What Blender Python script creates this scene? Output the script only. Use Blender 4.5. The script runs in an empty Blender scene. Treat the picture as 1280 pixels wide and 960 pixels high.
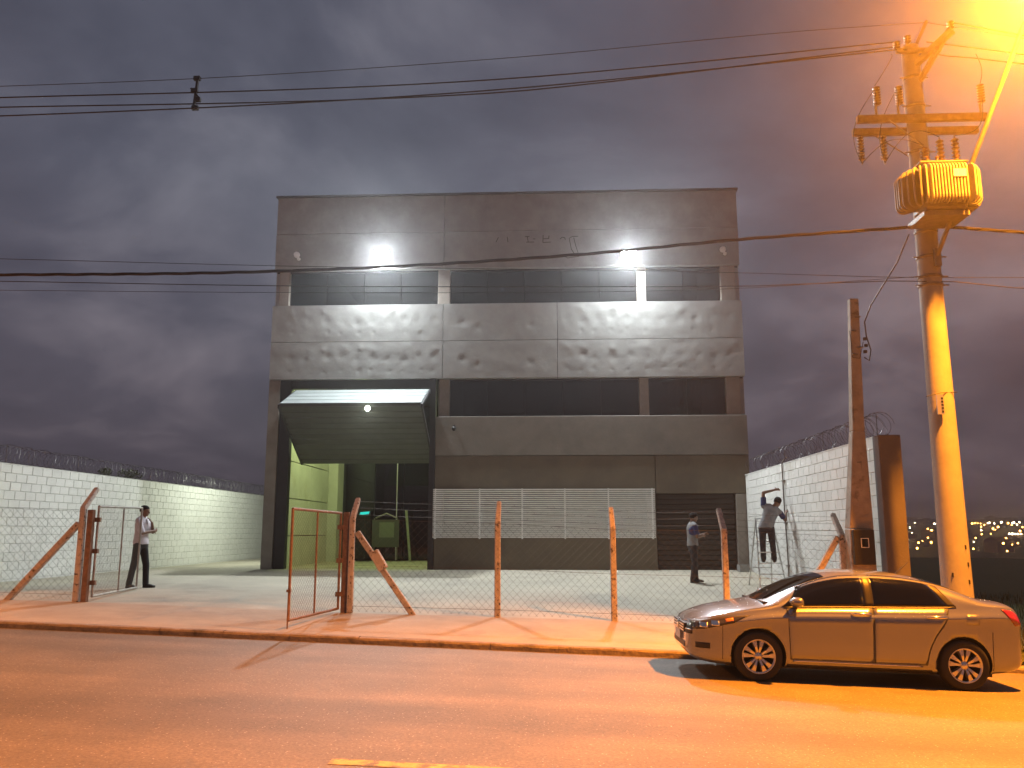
import bpy, bmesh, math, random
import numpy as np
from mathutils import Vector, Matrix, noise as mnoise
random.seed(7)
R = math.radians
sc = bpy.context.scene
COL = sc.collection

# ------------------------------------------------------------------ camera
cam_d = bpy.data.cameras.new('camera'); cam = bpy.data.objects.new('camera', cam_d); COL.objects.link(cam)
cam.location = (0, 0, 1.70); cam.rotation_euler = (R(90 + 9.90), 0, R(2.66))
cam_d.sensor_width = 36; cam_d.lens = 36 * 1060 / 1280; cam_d.clip_start = .05; cam_d.clip_end = 6000
sc.camera = cam
# ------------------------------------------------------------------ world: overcast dusk
w = bpy.data.worlds.new('World'); sc.world = w; w.use_nodes = True
nt = w.node_tree; nt.nodes.clear(); L = nt.links.new
def N(t, **k):
    n = nt.nodes.new(t)
    for a, b in k.items(): setattr(n, a, b)
    return n
out = N('ShaderNodeOutputWorld'); bg = N('ShaderNodeBackground'); L(bg.outputs[0], out.inputs[0])
tc = N('ShaderNodeTexCoord'); sep = N('ShaderNodeSeparateXYZ'); L(tc.outputs['Generated'], sep.inputs[0])
mx = N('ShaderNodeMath', operation='MAXIMUM'); mx.inputs[1].default_value = 0; L(sep.outputs[2], mx.inputs[0])
ad = N('ShaderNodeMath', operation='ADD'); ad.inputs[1].default_value = .34; L(mx.outputs[0], ad.inputs[0])
dx = N('ShaderNodeMath', operation='DIVIDE'); dy = N('ShaderNodeMath', operation='DIVIDE')
L(sep.outputs[0], dx.inputs[0]); L(ad.outputs[0], dx.inputs[1]); L(sep.outputs[1], dy.inputs[0]); L(ad.outputs[0], dy.inputs[1])
cmb = N('ShaderNodeCombineXYZ'); L(dx.outputs[0], cmb.inputs[0]); L(dy.outputs[0], cmb.inputs[1])
n1 = N('ShaderNodeTexNoise'); n1.inputs['Scale'].default_value = 2.1; n1.inputs['Detail'].default_value = 8; n1.inputs['Roughness'].default_value = .56; n1.inputs['Distortion'].default_value = .35
L(cmb.outputs[0], n1.inputs['Vector'])
rp = N('ShaderNodeValToRGB'); e = rp.color_ramp.elements
e[0].position = .33; e[0].color = (.050, .050, .070, 1); e[1].position = .70; e[1].color = (.185, .165, .190, 1)
m_ = rp.color_ramp.elements.new(.50); m_.color = (.088, .083, .108, 1)
L(n1.outputs[0], rp.inputs[0])
# lower, older cloud nearer the horizon is browner
hz = N('ShaderNodeMapRange'); hz.inputs['From Min'].default_value = 0; hz.inputs['From Max'].default_value = .38; L(mx.outputs[0], hz.inputs['Value'])
hm = N('ShaderNodeMix', data_type='RGBA', blend_type='MULTIPLY'); hm.inputs['Factor'].default_value = 1
hc = N('ShaderNodeMix', data_type='RGBA'); L(hz.outputs[0], hc.inputs['Factor'])
hc.inputs[6].default_value = (.93, .80, .80, 1); hc.inputs[7].default_value = (.96, 1.09, 1.16, 1)
L(rp.outputs[0], hm.inputs[6]); L(hc.outputs[2], hm.inputs[7])
sky = N('ShaderNodeTexSky', sky_type='NISHITA'); sky.sun_disc = False; sky.sun_elevation = R(1.0); sky.sun_rotation = R(200)
sk = N('ShaderNodeMix', data_type='RGBA', blend_type='MULTIPLY'); sk.inputs['Factor'].default_value = 1; L(sky.outputs[0], sk.inputs[6]); sk.inputs[7].default_value = (.05, .05, .05, 1)
cv = N('ShaderNodeMix', data_type='RGBA'); cv.inputs['Factor'].default_value = .93; L(sk.outputs[2], cv.inputs[6]); L(hm.outputs[2], cv.inputs[7])
L(cv.outputs[2], bg.inputs[0]); bg.inputs[1].default_value = .92
# ------------------------------------------------------------------ exposure, render
sc.view_settings.view_transform = 'Standard'; sc.view_settings.look = 'None'; sc.view_settings.gamma = 1; sc.view_settings.exposure = .28
sc.view_settings.use_curve_mapping = False
sc.cycles.use_denoising = True
sc.cycles.sample_clamp_indirect = 6; sc.cycles.max_bounces = 6; sc.cycles.diffuse_bounces = 3; sc.cycles.glossy_bounces = 3
sc.cycles.transparent_max_bounces = 12; sc.cycles.volume_bounces = 0
sc.cycles.caustics_reflective = False; sc.cycles.caustics_refractive = False

# lamp powers
FLOOD_W, SODIUM_W, HALL_W, BULB_W, SIDE_W = 780, 7200, 160, 30, 520
SODIUM = (1.0, .285, .014); LEDC = (.90, .97, 1.0)

# ================================================================== helpers
def mat(name, col, rough=.8, metal=0, var=0, vscale=4, bump=0, bscale=30, spec=.5, rand=0, coat=0, emit=None, estr=0, col2=None, detail=6, stain=None):
    m = bpy.data.materials.new(name); m.use_nodes = True
    t = m.node_tree; b = t.nodes['Principled BSDF']; lk = t.links.new
    b.inputs['Roughness'].default_value = rough; b.inputs['Metallic'].default_value = metal
    b.inputs['Specular IOR Level'].default_value = spec; b.inputs['Coat Weight'].default_value = coat; b.inputs['Coat Roughness'].default_value = .06
    b.inputs['Base Color'].default_value = (*col, 1)
    if emit: b.inputs['Emission Color'].default_value = (*emit, 1); b.inputs['Emission Strength'].default_value = estr
    src = None
    co = t.nodes.new('ShaderNodeTexCoord')
    geo = t.nodes.new('ShaderNodeNewGeometry')
    if var or col2:
        nz = t.nodes.new('ShaderNodeTexNoise'); nz.inputs['Scale'].default_value = vscale; nz.inputs['Detail'].default_value = detail; nz.inputs['Roughness'].default_value = .62
        lk(geo.outputs['Position'], nz.inputs['Vector'])
        rmp = t.nodes.new('ShaderNodeValToRGB'); rmp.color_ramp.elements[0].position = .32; rmp.color_ramp.elements[1].position = .68
        c2 = col2 or tuple(min(1, c * (1 + var)) for c in col)
        c1 = col if col2 else tuple(c * (1 - var) for c in col)
        rmp.color_ramp.elements[0].color = (*c1, 1); rmp.color_ramp.elements[1].color = (*c2, 1)
        lk(nz.outputs[0], rmp.inputs[0]); src = rmp.outputs[0]
    if stain:      # (colour, scale, lo, hi): patches with a shape of their own
        nz2 = t.nodes.new('ShaderNodeTexNoise'); nz2.inputs['Scale'].default_value = stain[1]; nz2.inputs['Detail'].default_value = 8; nz2.inputs['Roughness'].default_value = .68
        lk(geo.outputs['Position'], nz2.inputs['Vector'])
        mr = t.nodes.new('ShaderNodeMapRange'); mr.inputs['From Min'].default_value = stain[2]; mr.inputs['From Max'].default_value = stain[3]
        lk(nz2.outputs[0], mr.inputs['Value'])
        mi = t.nodes.new('ShaderNodeMix'); mi.data_type = 'RGBA'; lk(mr.outputs[0], mi.inputs['Factor'])
        if src: lk(src, mi.inputs[6])
        else: mi.inputs[6].default_value = (*col, 1)
        mi.inputs[7].default_value = (*stain[0], 1); src = mi.outputs[2]
    if rand:
        oi = t.nodes.new('ShaderNodeObjectInfo'); mr = t.nodes.new('ShaderNodeMapRange')
        mr.inputs['To Min'].default_value = 1 - rand; mr.inputs['To Max'].default_value = 1 + rand * .3
        lk(oi.outputs['Random'], mr.inputs['Value'])
        mi = t.nodes.new('ShaderNodeMix'); mi.data_type = 'RGBA'; mi.blend_type = 'MULTIPLY'; mi.inputs['Factor'].default_value = 1
        if src: lk(src, mi.inputs[6])
        else: mi.inputs[6].default_value = (*col, 1)
        lk(mr.outputs[0], mi.inputs[7]); src = mi.outputs[2]
    if src: lk(src, b.inputs['Base Color'])
    if bump:
        nb = t.nodes.new('ShaderNodeTexNoise'); nb.inputs['Scale'].default_value = bscale; nb.inputs['Detail'].default_value = 5
        lk(geo.outputs['Position'], nb.inputs['Vector'])
        bp = t.nodes.new('ShaderNodeBump'); bp.inputs['Strength'].default_value = bump; bp.inputs['Distance'].default_value = .02
        lk(nb.outputs[0], bp.inputs['Height']); lk(bp.outputs[0], b.inputs['Normal'])
    return m

M = {}
M['concrete'] = mat('concrete', (.285, .285, .275), .62, var=.16, vscale=1.6, bump=.18, bscale=14, stain=((.235, .232, .22), .9, .5, .78))
M['precast'] = mat('precast_smooth', (.32, .32, .305), .48, var=.10, vscale=2.2, bump=.05, bscale=9, stain=((.285, .283, .27), 1.3, .5, .75))
M['lowwall'] = mat('brown_weak_lit_concrete', (.155, .125, .085), .7, var=.14, vscale=1.3, bump=.12, bscale=18, stain=((.115, .095, .07), .7, .5, .72))  # unpainted concrete; weak light low on the wall put into a brown tone
M['lowpanel'] = mat('precast_light_falloff', (.205, .185, .155), .66, var=.12, vscale=1.4, bump=.12, bscale=14, stain=((.15, .138, .12), .9, .5, .78))  # darker copy of the panel concrete, light falloff down the facade painted in
M['column'] = mat('column_concrete', (.27, .235, .20), .7, var=.14, vscale=2.5, bump=.15, bscale=16)
M['dark'] = mat('black_painted_steel', (.016, .016, .02), .5, var=.2, vscale=5)
M['darkin'] = mat('dark_interior', (.014, .014, .016), .8, var=.2)
M['shutter'] = mat('dark_brown_shutter_steel', (.040, .030, .024), .5, metal=.2, var=.15, vscale=3, rand=.12)
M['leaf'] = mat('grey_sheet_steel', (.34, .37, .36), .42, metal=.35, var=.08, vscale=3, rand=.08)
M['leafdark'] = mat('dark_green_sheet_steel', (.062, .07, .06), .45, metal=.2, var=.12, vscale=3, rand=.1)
M['louvre'] = mat('white_louvre_paint', (.88, .87, .84), .5, var=.06, vscale=6)
M['hallwall'] = mat('hall_concrete', (.50, .49, .42), .75, var=.10, vscale=1.5, bump=.08, bscale=14, stain=((.33, .29, .17), .8, .56, .8))
M['block'] = mat('white_painted_block', (.70, .69, .65), .85, var=.05, vscale=2, bump=.25, bscale=40, rand=.07, stain=((.52, .5, .42), .8, .58, .82))
M['mortar'] = mat('grey_white_mortar', (.62, .61, .57), .9, var=.1)
M['render'] = mat('brown_pink_render', (.115, .105, .105), .9, var=.10, vscale=2, bump=.2, bscale=30)
M['post'] = mat('weathered_precast_post', (.52, .45, .39), .9, var=.18, vscale=9, bump=.5, bscale=40, stain=((.07, .055, .045), 17, .56, .62))
M['rust'] = mat('rusty_brown_steel', (.22, .13, .085), .65, metal=.3, var=.3, vscale=14)
M['gategrey'] = mat('galvanised_gate_steel', (.40, .38, .35), .5, metal=.5, var=.2, vscale=12, stain=((.2, .12, .08), 6, .55, .7))
M['wire'] = mat('galvanised_wire', (.095, .085, .075), .6, metal=.3)
M['razor'] = mat('razor_wire_steel', (.16, .15, .15), .5, metal=.6)
M['yard'] = mat('yard_concrete', (.40, .36, .28), .8, var=.12, vscale=.8, bump=.15, bscale=25, detail=10, stain=((.26, .235, .19), .45, .48, .70))
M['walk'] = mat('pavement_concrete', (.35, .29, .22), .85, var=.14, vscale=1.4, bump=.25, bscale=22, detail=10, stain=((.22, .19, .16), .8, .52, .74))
M['kerb'] = mat('worn_kerb_concrete', (.26, .21, .165), .9, var=.3, vscale=6, bump=.7, bscale=18, stain=((.09, .075, .06), 3, .5, .66))
M['paint'] = mat('worn_yellow_road_paint', (.50, .36, .11), .75, var=.2, vscale=20, stain=((.15, .135, .115), 9, .46, .58))
M['polec'] = mat('pale_pole_concrete', (.31, .295, .265), .75, var=.10, vscale=3, bump=.1, bscale=20, stain=((.30, .27, .22), 2.2, .55, .72))
M['servpole'] = mat('service_pole_concrete', (.33, .28, .22), .8, var=.2, vscale=4, bump=.15, bscale=20, stain=((.12, .1, .08), 3.4, .54, .66))
M['steel'] = mat('weathered_steel', (.20, .18, .16), .55, metal=.5, var=.2, vscale=10)
M['wood'] = mat('weathered_crossarm_wood', (.17, .12, .085), .85, var=.25, vscale=9)
M['porc'] = mat('brown_porcelain', (.13, .07, .045), .3, coat=.5)
M['trafo'] = mat('pale_grey_transformer_paint', (.21, .205, .19), .5, var=.08, vscale=6)
M['cable'] = mat('black_cable', (.02, .02, .02), .6)
M['white'] = mat('white_paint', (.75, .75, .73), .5)
M['black'] = mat('black_plastic', (.012, .012, .012), .5)
M['meter'] = mat('black_meter_box', (.018, .016, .014), .45, var=.3, vscale=10)
M['green'] = mat('dry_grass_green', (.06, .085, .022), .9, col2=(.10, .105, .035), vscale=6, rand=.3)
M['leafg'] = mat('vine_leaf', (.035, .05, .02), .8, col2=(.06, .06, .025), vscale=9)
M['alu'] = mat('aluminium', (.62, .62, .60), .35, metal=.85, var=.06, vscale=8)
M['coping'] = mat('dark_coping_metal', (.07, .065, .065), .6, var=.1)
M['mark'] = mat('old_glue_mark', (.055, .05, .045), .8)

def emis(name, col, s, sample=True):
    m = bpy.data.materials.new(name); m.use_nodes = True; t = m.node_tree; t.nodes.clear()
    o = t.nodes.new('ShaderNodeOutputMaterial'); x = t.nodes.new('ShaderNodeEmission'); x.inputs[0].default_value = (*col, 1); x.inputs[1].default_value = s
    t.links.new(x.outputs[0], o.inputs[0])
    if not sample: m.cycles.emission_sampling = 'NONE'
    return m
M['lens'] = emis('flood_lens', LEDC, 120, False)
M['sodlens'] = emis('sodium_lens', (1, .55, .14), 90, False)
M['bulb'] = emis('lit_bulb', (.95, 1, .88), 30, False)
M['spotdim'] = emis('dim_ceiling_disc', (.9, .95, 1), .55, False)
M['teal'] = emis('teal_screen', (.03, .75, .62), .8, False)
M['cityo'] = emis('far_orange_lamp', (1, .46, .09), 26, False)
M['cityw'] = emis('far_white_lamp', (1, .76, .45), 26, False)

# road asphalt with bright aggregate and darker tyre bands along the traffic direction
def asphalt():
    m = bpy.data.materials.new('worn_asphalt'); m.use_nodes = True; t = m.node_tree; b = t.nodes['Principled BSDF']; lk = t.links.new
    g = t.nodes.new('ShaderNodeNewGeometry')
    a = t.nodes.new('ShaderNodeTexNoise'); a.inputs['Scale'].default_value = 38; a.inputs['Detail'].default_value = 6; a.inputs['Roughness'].default_value = .72; lk(g.outputs['Position'], a.inputs['Vector'])
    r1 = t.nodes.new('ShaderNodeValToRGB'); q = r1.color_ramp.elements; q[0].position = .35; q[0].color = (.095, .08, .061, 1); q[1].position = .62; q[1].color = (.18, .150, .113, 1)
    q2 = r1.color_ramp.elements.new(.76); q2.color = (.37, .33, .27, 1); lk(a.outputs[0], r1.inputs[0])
    mp = t.nodes.new('ShaderNodeMapping'); mp.inputs['Scale'].default_value = (.06, .75, 1); mp.inputs['Rotation'].default_value = (0, 0, R(1.5)); lk(g.outputs['Position'], mp.inputs['Vector'])
    c = t.nodes.new('ShaderNodeTexNoise'); c.inputs['Scale'].default_value = 1.4; c.inputs['Detail'].default_value = 6; lk(mp.outputs[0], c.inputs['Vector'])
    r2 = t.nodes.new('ShaderNodeMapRange'); r2.inputs['From Min'].default_value = .35; r2.inputs['From Max'].default_value = .65; r2.inputs['To Min'].default_value = .72; r2.inputs['To Max'].default_value = 1.15; lk(c.outputs[0], r2.inputs['Value'])
    d = t.nodes.new('ShaderNodeTexNoise'); d.inputs['Scale'].default_value = 1.1; d.inputs['Detail'].default_value = 8; lk(g.outputs['Position'], d.inputs['Vector'])
    r3 = t.nodes.new('ShaderNodeMapRange'); r3.inputs['From Min'].default_value = .3; r3.inputs['From Max'].default_value = .7; r3.inputs['To Min'].default_value = .85; r3.inputs['To Max'].default_value = 1.15; lk(d.outputs[0], r3.inputs['Value'])
    mm = t.nodes.new('ShaderNodeMath'); mm.operation = 'MULTIPLY'; lk(r2.outputs[0], mm.inputs[0]); lk(r3.outputs[0], mm.inputs[1])
    mi = t.nodes.new('ShaderNodeMix'); mi.data_type = 'RGBA'; mi.blend_type = 'MULTIPLY'; mi.inputs['Factor'].default_value = 1
    lk(r1.outputs[0], mi.inputs[6]); lk(mm.outputs[0], mi.inputs[7])
    vo = t.nodes.new('ShaderNodeTexVoronoi'); vo.inputs['Scale'].default_value = 26; lk(g.outputs['Position'], vo.inputs['Vector'])
    vr = t.nodes.new('ShaderNodeMapRange'); vr.inputs['From Min'].default_value = .20; vr.inputs['From Max'].default_value = .12; lk(vo.outputs['Distance'], vr.inputs['Value'])
    sx = t.nodes.new('ShaderNodeSeparateColor'); lk(vo.outputs['Color'], sx.inputs[0])
    gt = t.nodes.new('ShaderNodeMath'); gt.operation = 'GREATER_THAN'; gt.inputs[1].default_value = .72; lk(sx.outputs[0], gt.inputs[0])
    vm = t.nodes.new('ShaderNodeMath'); vm.operation = 'MULTIPLY'; lk(vr.outputs[0], vm.inputs[0]); lk(gt.outputs[0], vm.inputs[1])
    m3 = t.nodes.new('ShaderNodeMix'); m3.data_type = 'RGBA'; lk(vm.outputs[0], m3.inputs['Factor']); lk(mi.outputs[2], m3.inputs[6]); m3.inputs[7].default_value = (.42, .40, .36, 1)
    lk(m3.outputs[2], b.inputs['Base Color'])
    b.inputs['Roughness'].default_value = .66
    bp = t.nodes.new('ShaderNodeBump'); bp.inputs['Strength'].default_value = .55; bp.inputs['Distance'].default_value = .008; lk(a.outputs[0], bp.inputs['Height']); lk(bp.outputs[0], b.inputs['Normal'])
    return m
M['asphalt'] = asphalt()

def glassmat(name, tint, refl=.05, alpha=.25):
    m = bpy.data.materials.new(name); m.use_nodes = True; t = m.node_tree; t.nodes.clear(); lk = t.links.new
    o = t.nodes.new('ShaderNodeOutputMaterial'); tr = t.nodes.new('ShaderNodeBsdfTransparent'); tr.inputs[0].default_value = (*tint, 1)
    gl = t.nodes.new('ShaderNodeBsdfGlossy'); gl.inputs['Roughness'].default_value = refl; gl.inputs['Color'].default_value = (.9, .92, .95, 1)
    fr = t.nodes.new('ShaderNodeFresnel'); fr.inputs['IOR'].default_value = 1.52
    mm = t.nodes.new('ShaderNodeMixShader'); lk(fr.outputs[0], mm.inputs[0]); lk(tr.outputs[0], mm.inputs[1]); lk(gl.outputs[0], mm.inputs[2])
    df = t.nodes.new('ShaderNodeBsdfDiffuse'); df.inputs[0].default_value = (.10, .11, .13, 1)      # film of dust
    m2 = t.nodes.new('ShaderNodeMixShader'); m2.inputs[0].default_value = alpha; lk(mm.outputs[0], m2.inputs[1]); lk(df.outputs[0], m2.inputs[2]); lk(m2.outputs[0], o.inputs[0])
    return m
M['glass'] = glassmat('dark_tinted_glass', (.13, .17, .22), .03, .004)
M['carglass'] = glassmat('black_tinted_car_glass', (.05, .05, .05), .02, .02)

class MB:
    """collects simple shapes and links them as ONE mesh object"""
    def __init__(s): s.v = []; s.f = []; s.sm = []
    def add(s, vs, fs, smooth=False):
        o = len(s.v); s.v += [tuple(p) for p in vs]; s.f += [tuple(i + o for i in f) for f in fs]; s.sm += [smooth] * len(fs); return s
    def box(s, x0, x1, y0, y1, z0, z1):
        vs = [(x0, y0, z0), (x1, y0, z0), (x1, y1, z0), (x0, y1, z0), (x0, y0, z1), (x1, y0, z1), (x1, y1, z1), (x0, y1, z1)]
        return s.add(vs, [(0, 3, 2, 1), (4, 5, 6, 7), (0, 1, 5, 4), (1, 2, 6, 5), (2, 3, 7, 6), (3, 0, 4, 7)])
    def bar(s, p0, p1, wd, h, up=(0, 0, 1), w1=None, h1=None):
        p0 = Vector(p0); p1 = Vector(p1); d = (p1 - p0).normalized(); sd = d.cross(Vector(up))
        if sd.length < 1e-4: sd = d.cross(Vector((0, 1, 0)))
        sd.normalize(); u = sd.cross(d); w1 = w1 or wd; h1 = h1 or h; vs = []
        for p, a, b in ((p0, wd, h), (p1, w1, h1)):
            for i, j in ((-1, -1), (1, -1), (1, 1), (-1, 1)): vs.append(p + sd * (a / 2 * i) + u * (b / 2 * j))
        return s.add(vs, [(0, 3, 2, 1), (4, 5, 6, 7), (0, 1, 5, 4), (1, 2, 6, 5), (2, 3, 7, 6), (3, 0, 4, 7)])
    def tube(s, pts, r, n=6, cap=True, smooth=True):
        pts = [Vector(p) for p in pts]; k = len(pts); rr = r if isinstance(r, (list, tuple)) else [r] * k
        ref = None; vs = []
        for i, p in enumerate(pts):
            d = (pts[min(i + 1, k - 1)] - pts[max(i - 1, 0)]).normalized()
            if ref is None: ref = d.orthogonal().normalized()
            else:
                ref = ref - d * ref.dot(d)
                ref = ref.normalized() if ref.length > 1e-5 else d.orthogonal().normalized()
            b = d.cross(ref)
            for j in range(n): a = 2 * math.pi * j / n; vs.append(p + (ref * math.cos(a) + b * math.sin(a)) * rr[i])
        fs = [(i * n + j, i * n + (j + 1) % n, (i + 1) * n + (j + 1) % n, (i + 1) * n + j) for i in range(k - 1) for j in range(n)]
        s.add(vs, fs, smooth)
        if cap: s.add([vs[j] for j in range(n)], [tuple(range(n))[::-1]]); s.add([vs[(k - 1) * n + j] for j in range(n)], [tuple(range(n))])
        return s
    def lathe(s, prof, c=(0, 0, 0), axis='z', n=16, smooth=True):
        vs = []
        for r, h in prof:
            for j in range(n):
                a = 2 * math.pi * j / n; x, y = r * math.cos(a), r * math.sin(a)
                vs.append({'z': (c[0] + x, c[1] + y, c[2] + h), 'y': (c[0] + x, c[1] + h, c[2] + y), 'x': (c[0] + h, c[1] + x, c[2] + y)}[axis])
        k = len(prof); fs = [(i * n + j, i * n + (j + 1) % n, (i + 1) * n + (j + 1) % n, (i + 1) * n + j) for i in range(k - 1) for j in range(n)]
        if axis == 'y': fs = [f[::-1] for f in fs]
        return s.add(vs, fs, smooth)
    def ball(s, c, rx, ry=None, rz=None, n=12, m=8):
        ry = ry or rx; rz = rz or rx
        vs = [(c[0] + rx * math.sin(math.pi * i / m) * math.cos(2 * math.pi * j / n), c[1] + ry * math.sin(math.pi * i / m) * math.sin(2 * math.pi * j / n), c[2] + rz * math.cos(math.pi * i / m)) for i in range(m + 1) for j in range(n)]
        fs = [(i * n + j, (i + 1) * n + j, (i + 1) * n + (j + 1) % n, i * n + (j + 1) % n) for i in range(m) for j in range(n)]
        return s.add(vs, fs, True)
    def grid(s, fn, nu, nv, smooth=True, flip=False):
        vs = [fn(i / nu, j / nv) for i in range(nu + 1) for j in range(nv + 1)]
        fs = [(i * (nv + 1) + j, (i + 1) * (nv + 1) + j, (i + 1) * (nv + 1) + j + 1, i * (nv + 1) + j + 1) for i in range(nu) for j in range(nv)]
        if flip: fs = [f[::-1] for f in fs]
        return s.add(vs, fs, smooth)
    def mesh(s, name, off=(0, 0, 0)):
        me = bpy.data.meshes.new(name)
        me.from_pydata([(a - off[0], b - off[1], c - off[2]) for a, b, c in s.v], [], s.f)
        me.polygons.foreach_set('use_smooth', s.sm); me.update()
        return me
    def build(s, name, m, parent=None, local=False, bevel=0):
        off = (0, 0, 0)
        if parent is not None and not local: off = root_loc(parent)
        me = s.mesh(name, off); me.materials.append(M[m] if isinstance(m, str) else m)
        o = bpy.data.objects.new(name, me); COL.objects.link(o); o.parent = parent
        if bevel:
            b = o.modifiers.new('bevel', 'BEVEL'); b.width = bevel; b.segments = 1; b.limit_method = 'ANGLE'
        return o
def root_loc(o):
    p = Vector((0, 0, 0))
    while o is not None: p += Vector(o.location); o = o.parent
    return p
def tag(o, label=None, cat=None, group=None, kind=None):
    if label: o['label'] = label
    if cat: o['category'] = cat
    if group: o['group'] = group
    if kind: o['kind'] = kind
    return o
def thing(name, loc, label, cat, group=None):
    o = bpy.data.objects.new(name, None); COL.objects.link(o); o.location = loc; o.empty_display_size = .2
    return tag(o, label, cat, group)
def inst(name, me, parent, loc, rot=None, scale=None):
    o = bpy.data.objects.new(name, me); COL.objects.link(o); o.parent = parent; o.location = Vector(loc) - root_loc(parent)
    if rot: o.rotation_euler = rot
    if scale: o.scale = scale
    return o
def lerp(a, b, t): return a + (b - a) * t
def sstep(a, b, x): t = min(1, max(0, (x - a) / (b - a))); return t * t * (3 - 2 * t)

# ================================================================== ground levels
SL = .037                                        # the street falls to the right
def road_z(x, y=0): return -SL * max(-90, min(90, x))
def fence_z(x): return float(np.interp(x, [-90, -14, -8.5, -3.56, -.96, 1.065, 6, 90], [3.45, .62, .476, .30, .247, .19, .03, -3.2]))
KY = 12.62                                       # kerb face
def ground_z(x, y):
    kt = road_z(x) + .092
    if y <= 15.2: return lerp(kt, fence_z(x), min(1, max(0, (y - KY - .14) / (15.2 - KY - .14))))
    t = min(1, (y - 15.2) / 9.8); return lerp(fence_z(x), .63 if x > -9 else lerp(.63, .6, min(1, (-9 - x) / 3.4)), t ** .9)

ys = [-9, -4, 0, 3, 6, 9, 11, KY + .05]
mb = MB(); xs = list(np.linspace(-90, 90, 61))
mb.grid(lambda u, v: (lerp(-90, 90, u), ys[int(round(v * 7))], road_z(lerp(-90, 90, u))), 60, 7, flip=False)
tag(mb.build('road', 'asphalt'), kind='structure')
def sheet(name, x0, x1, y0, y1, nx, ny, m, dz=0):
    mb = MB(); mb.grid(lambda u, v: (lerp(x0, x1, u), lerp(y0, y1, v), ground_z(lerp(x0, x1, u), lerp(y0, y1, v)) + dz), nx, ny)
    return tag(mb.build(name, m), kind='structure')
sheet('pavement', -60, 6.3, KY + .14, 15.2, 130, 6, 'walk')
sheet('yard', -12.5, 5.75, 15.2, 46, 40, 40, 'yard')
# kerb of single stones, worn and uneven
kerb = thing('kerb', (0, KY, 0), None, None); kerb['kind'] = 'structure'
rk = random.Random(3)
x = -14.0
while x < 9.5:
    ln = rk.uniform(.85, 1.05); x1 = x + ln - .005; d = rk.uniform(-.005, .005); h = rk.uniform(-.006, .004)
    mb = MB(); nseg = 6
    def kp(u, v, x=x, x1=x1, d=d, h=h):
        xx = lerp(x, x1, u); zt = road_z(xx) + .094 + h; jag = .014 * mnoise.noise((xx * 5, v * 3, 1.7))
        k = int(round(v * 5)); yy, zz = [(KY + d, road_z(xx) - .08), (KY + d, zt - .035), (KY + d + .012, zt - .012), (KY + d + .035, zt), (KY + .15, zt), (KY + .15, zt - .2)][k]
        if 0 < k < 4: yy += jag; zz += jag * .6
        return (xx, yy, zz)
    mb.grid(kp, nseg, 5, smooth=False); mb.build('kerb_stone', 'kerb', kerb); x += ln
# painted dash of the centre line
mb = MB(); mb.grid(lambda u, v: (lerp(-1.62, 2.2, u), lerp(6.38, 6.53, v) + .012 * mnoise.noise((u * 9, v, 0)), road_z(lerp(-1.62, 2.2, u)) + .004), 24, 1, smooth=False)
tag(mb.build('road_marking', 'paint'), kind='structure')
# terrain out to the far hillside
def terr(x, y):
    d = math.hypot(x, y)
    near = -SL * max(-90, min(90, x)) - .45
    near += .50 * sstep(6.05, 6.5, x) * sstep(KY + .1, KY + .5, y) * (1 - sstep(40, 90, x))
    if x < 5: near = min(near, -.2) if y > 12 else near
    far = float(np.interp(d, [0, 30, 95, 130, 270, 450, 900, 1100, 1500, 3000], [0, -.25, -.75, -2.5, -14, -10.0, 9.0, 12, 14, 12]))
    t = sstep(22, 40, d)
    return lerp(near, far, t) + (.06 * mnoise.noise((x * .5, y * .5, 0)) if d < 100 and x > 6.5 and y > 13.2 else 0) + (2.0 * mnoise.noise((x * .006, y * .006, 3)) * sstep(300, 600, d))
gx = sorted(set([-1500, -800, -400, -200, -100, -50, -30, -15, 0, 5, 6.05, 6.28, 6.5] + list(np.arange(7, 30, 1.5)) + list(np.arange(30, 140, 6)) + list(np.arange(140, 900, 30)) + [1100, 1500]))
gy = sorted(set([-1500, -1000, -300, -100, -30, -10, 0, 6, KY + .1, KY + .3, KY + .5] + list(np.arange(14, 40, 1.5)) + list(np.arange(40, 140, 5)) + list(np.arange(140, 1200, 30)) + [1500]))
mb = MB(); nx, ny = len(gx) - 1, len(gy) - 1
mb.grid(lambda u, v: (gx[round(u * nx)], gy[round(v * ny)], terr(gx[round(u * nx)], gy[round(v * ny)])), nx, ny)
tag(mb.build('ground', 'green'), kind='structure')

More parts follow.
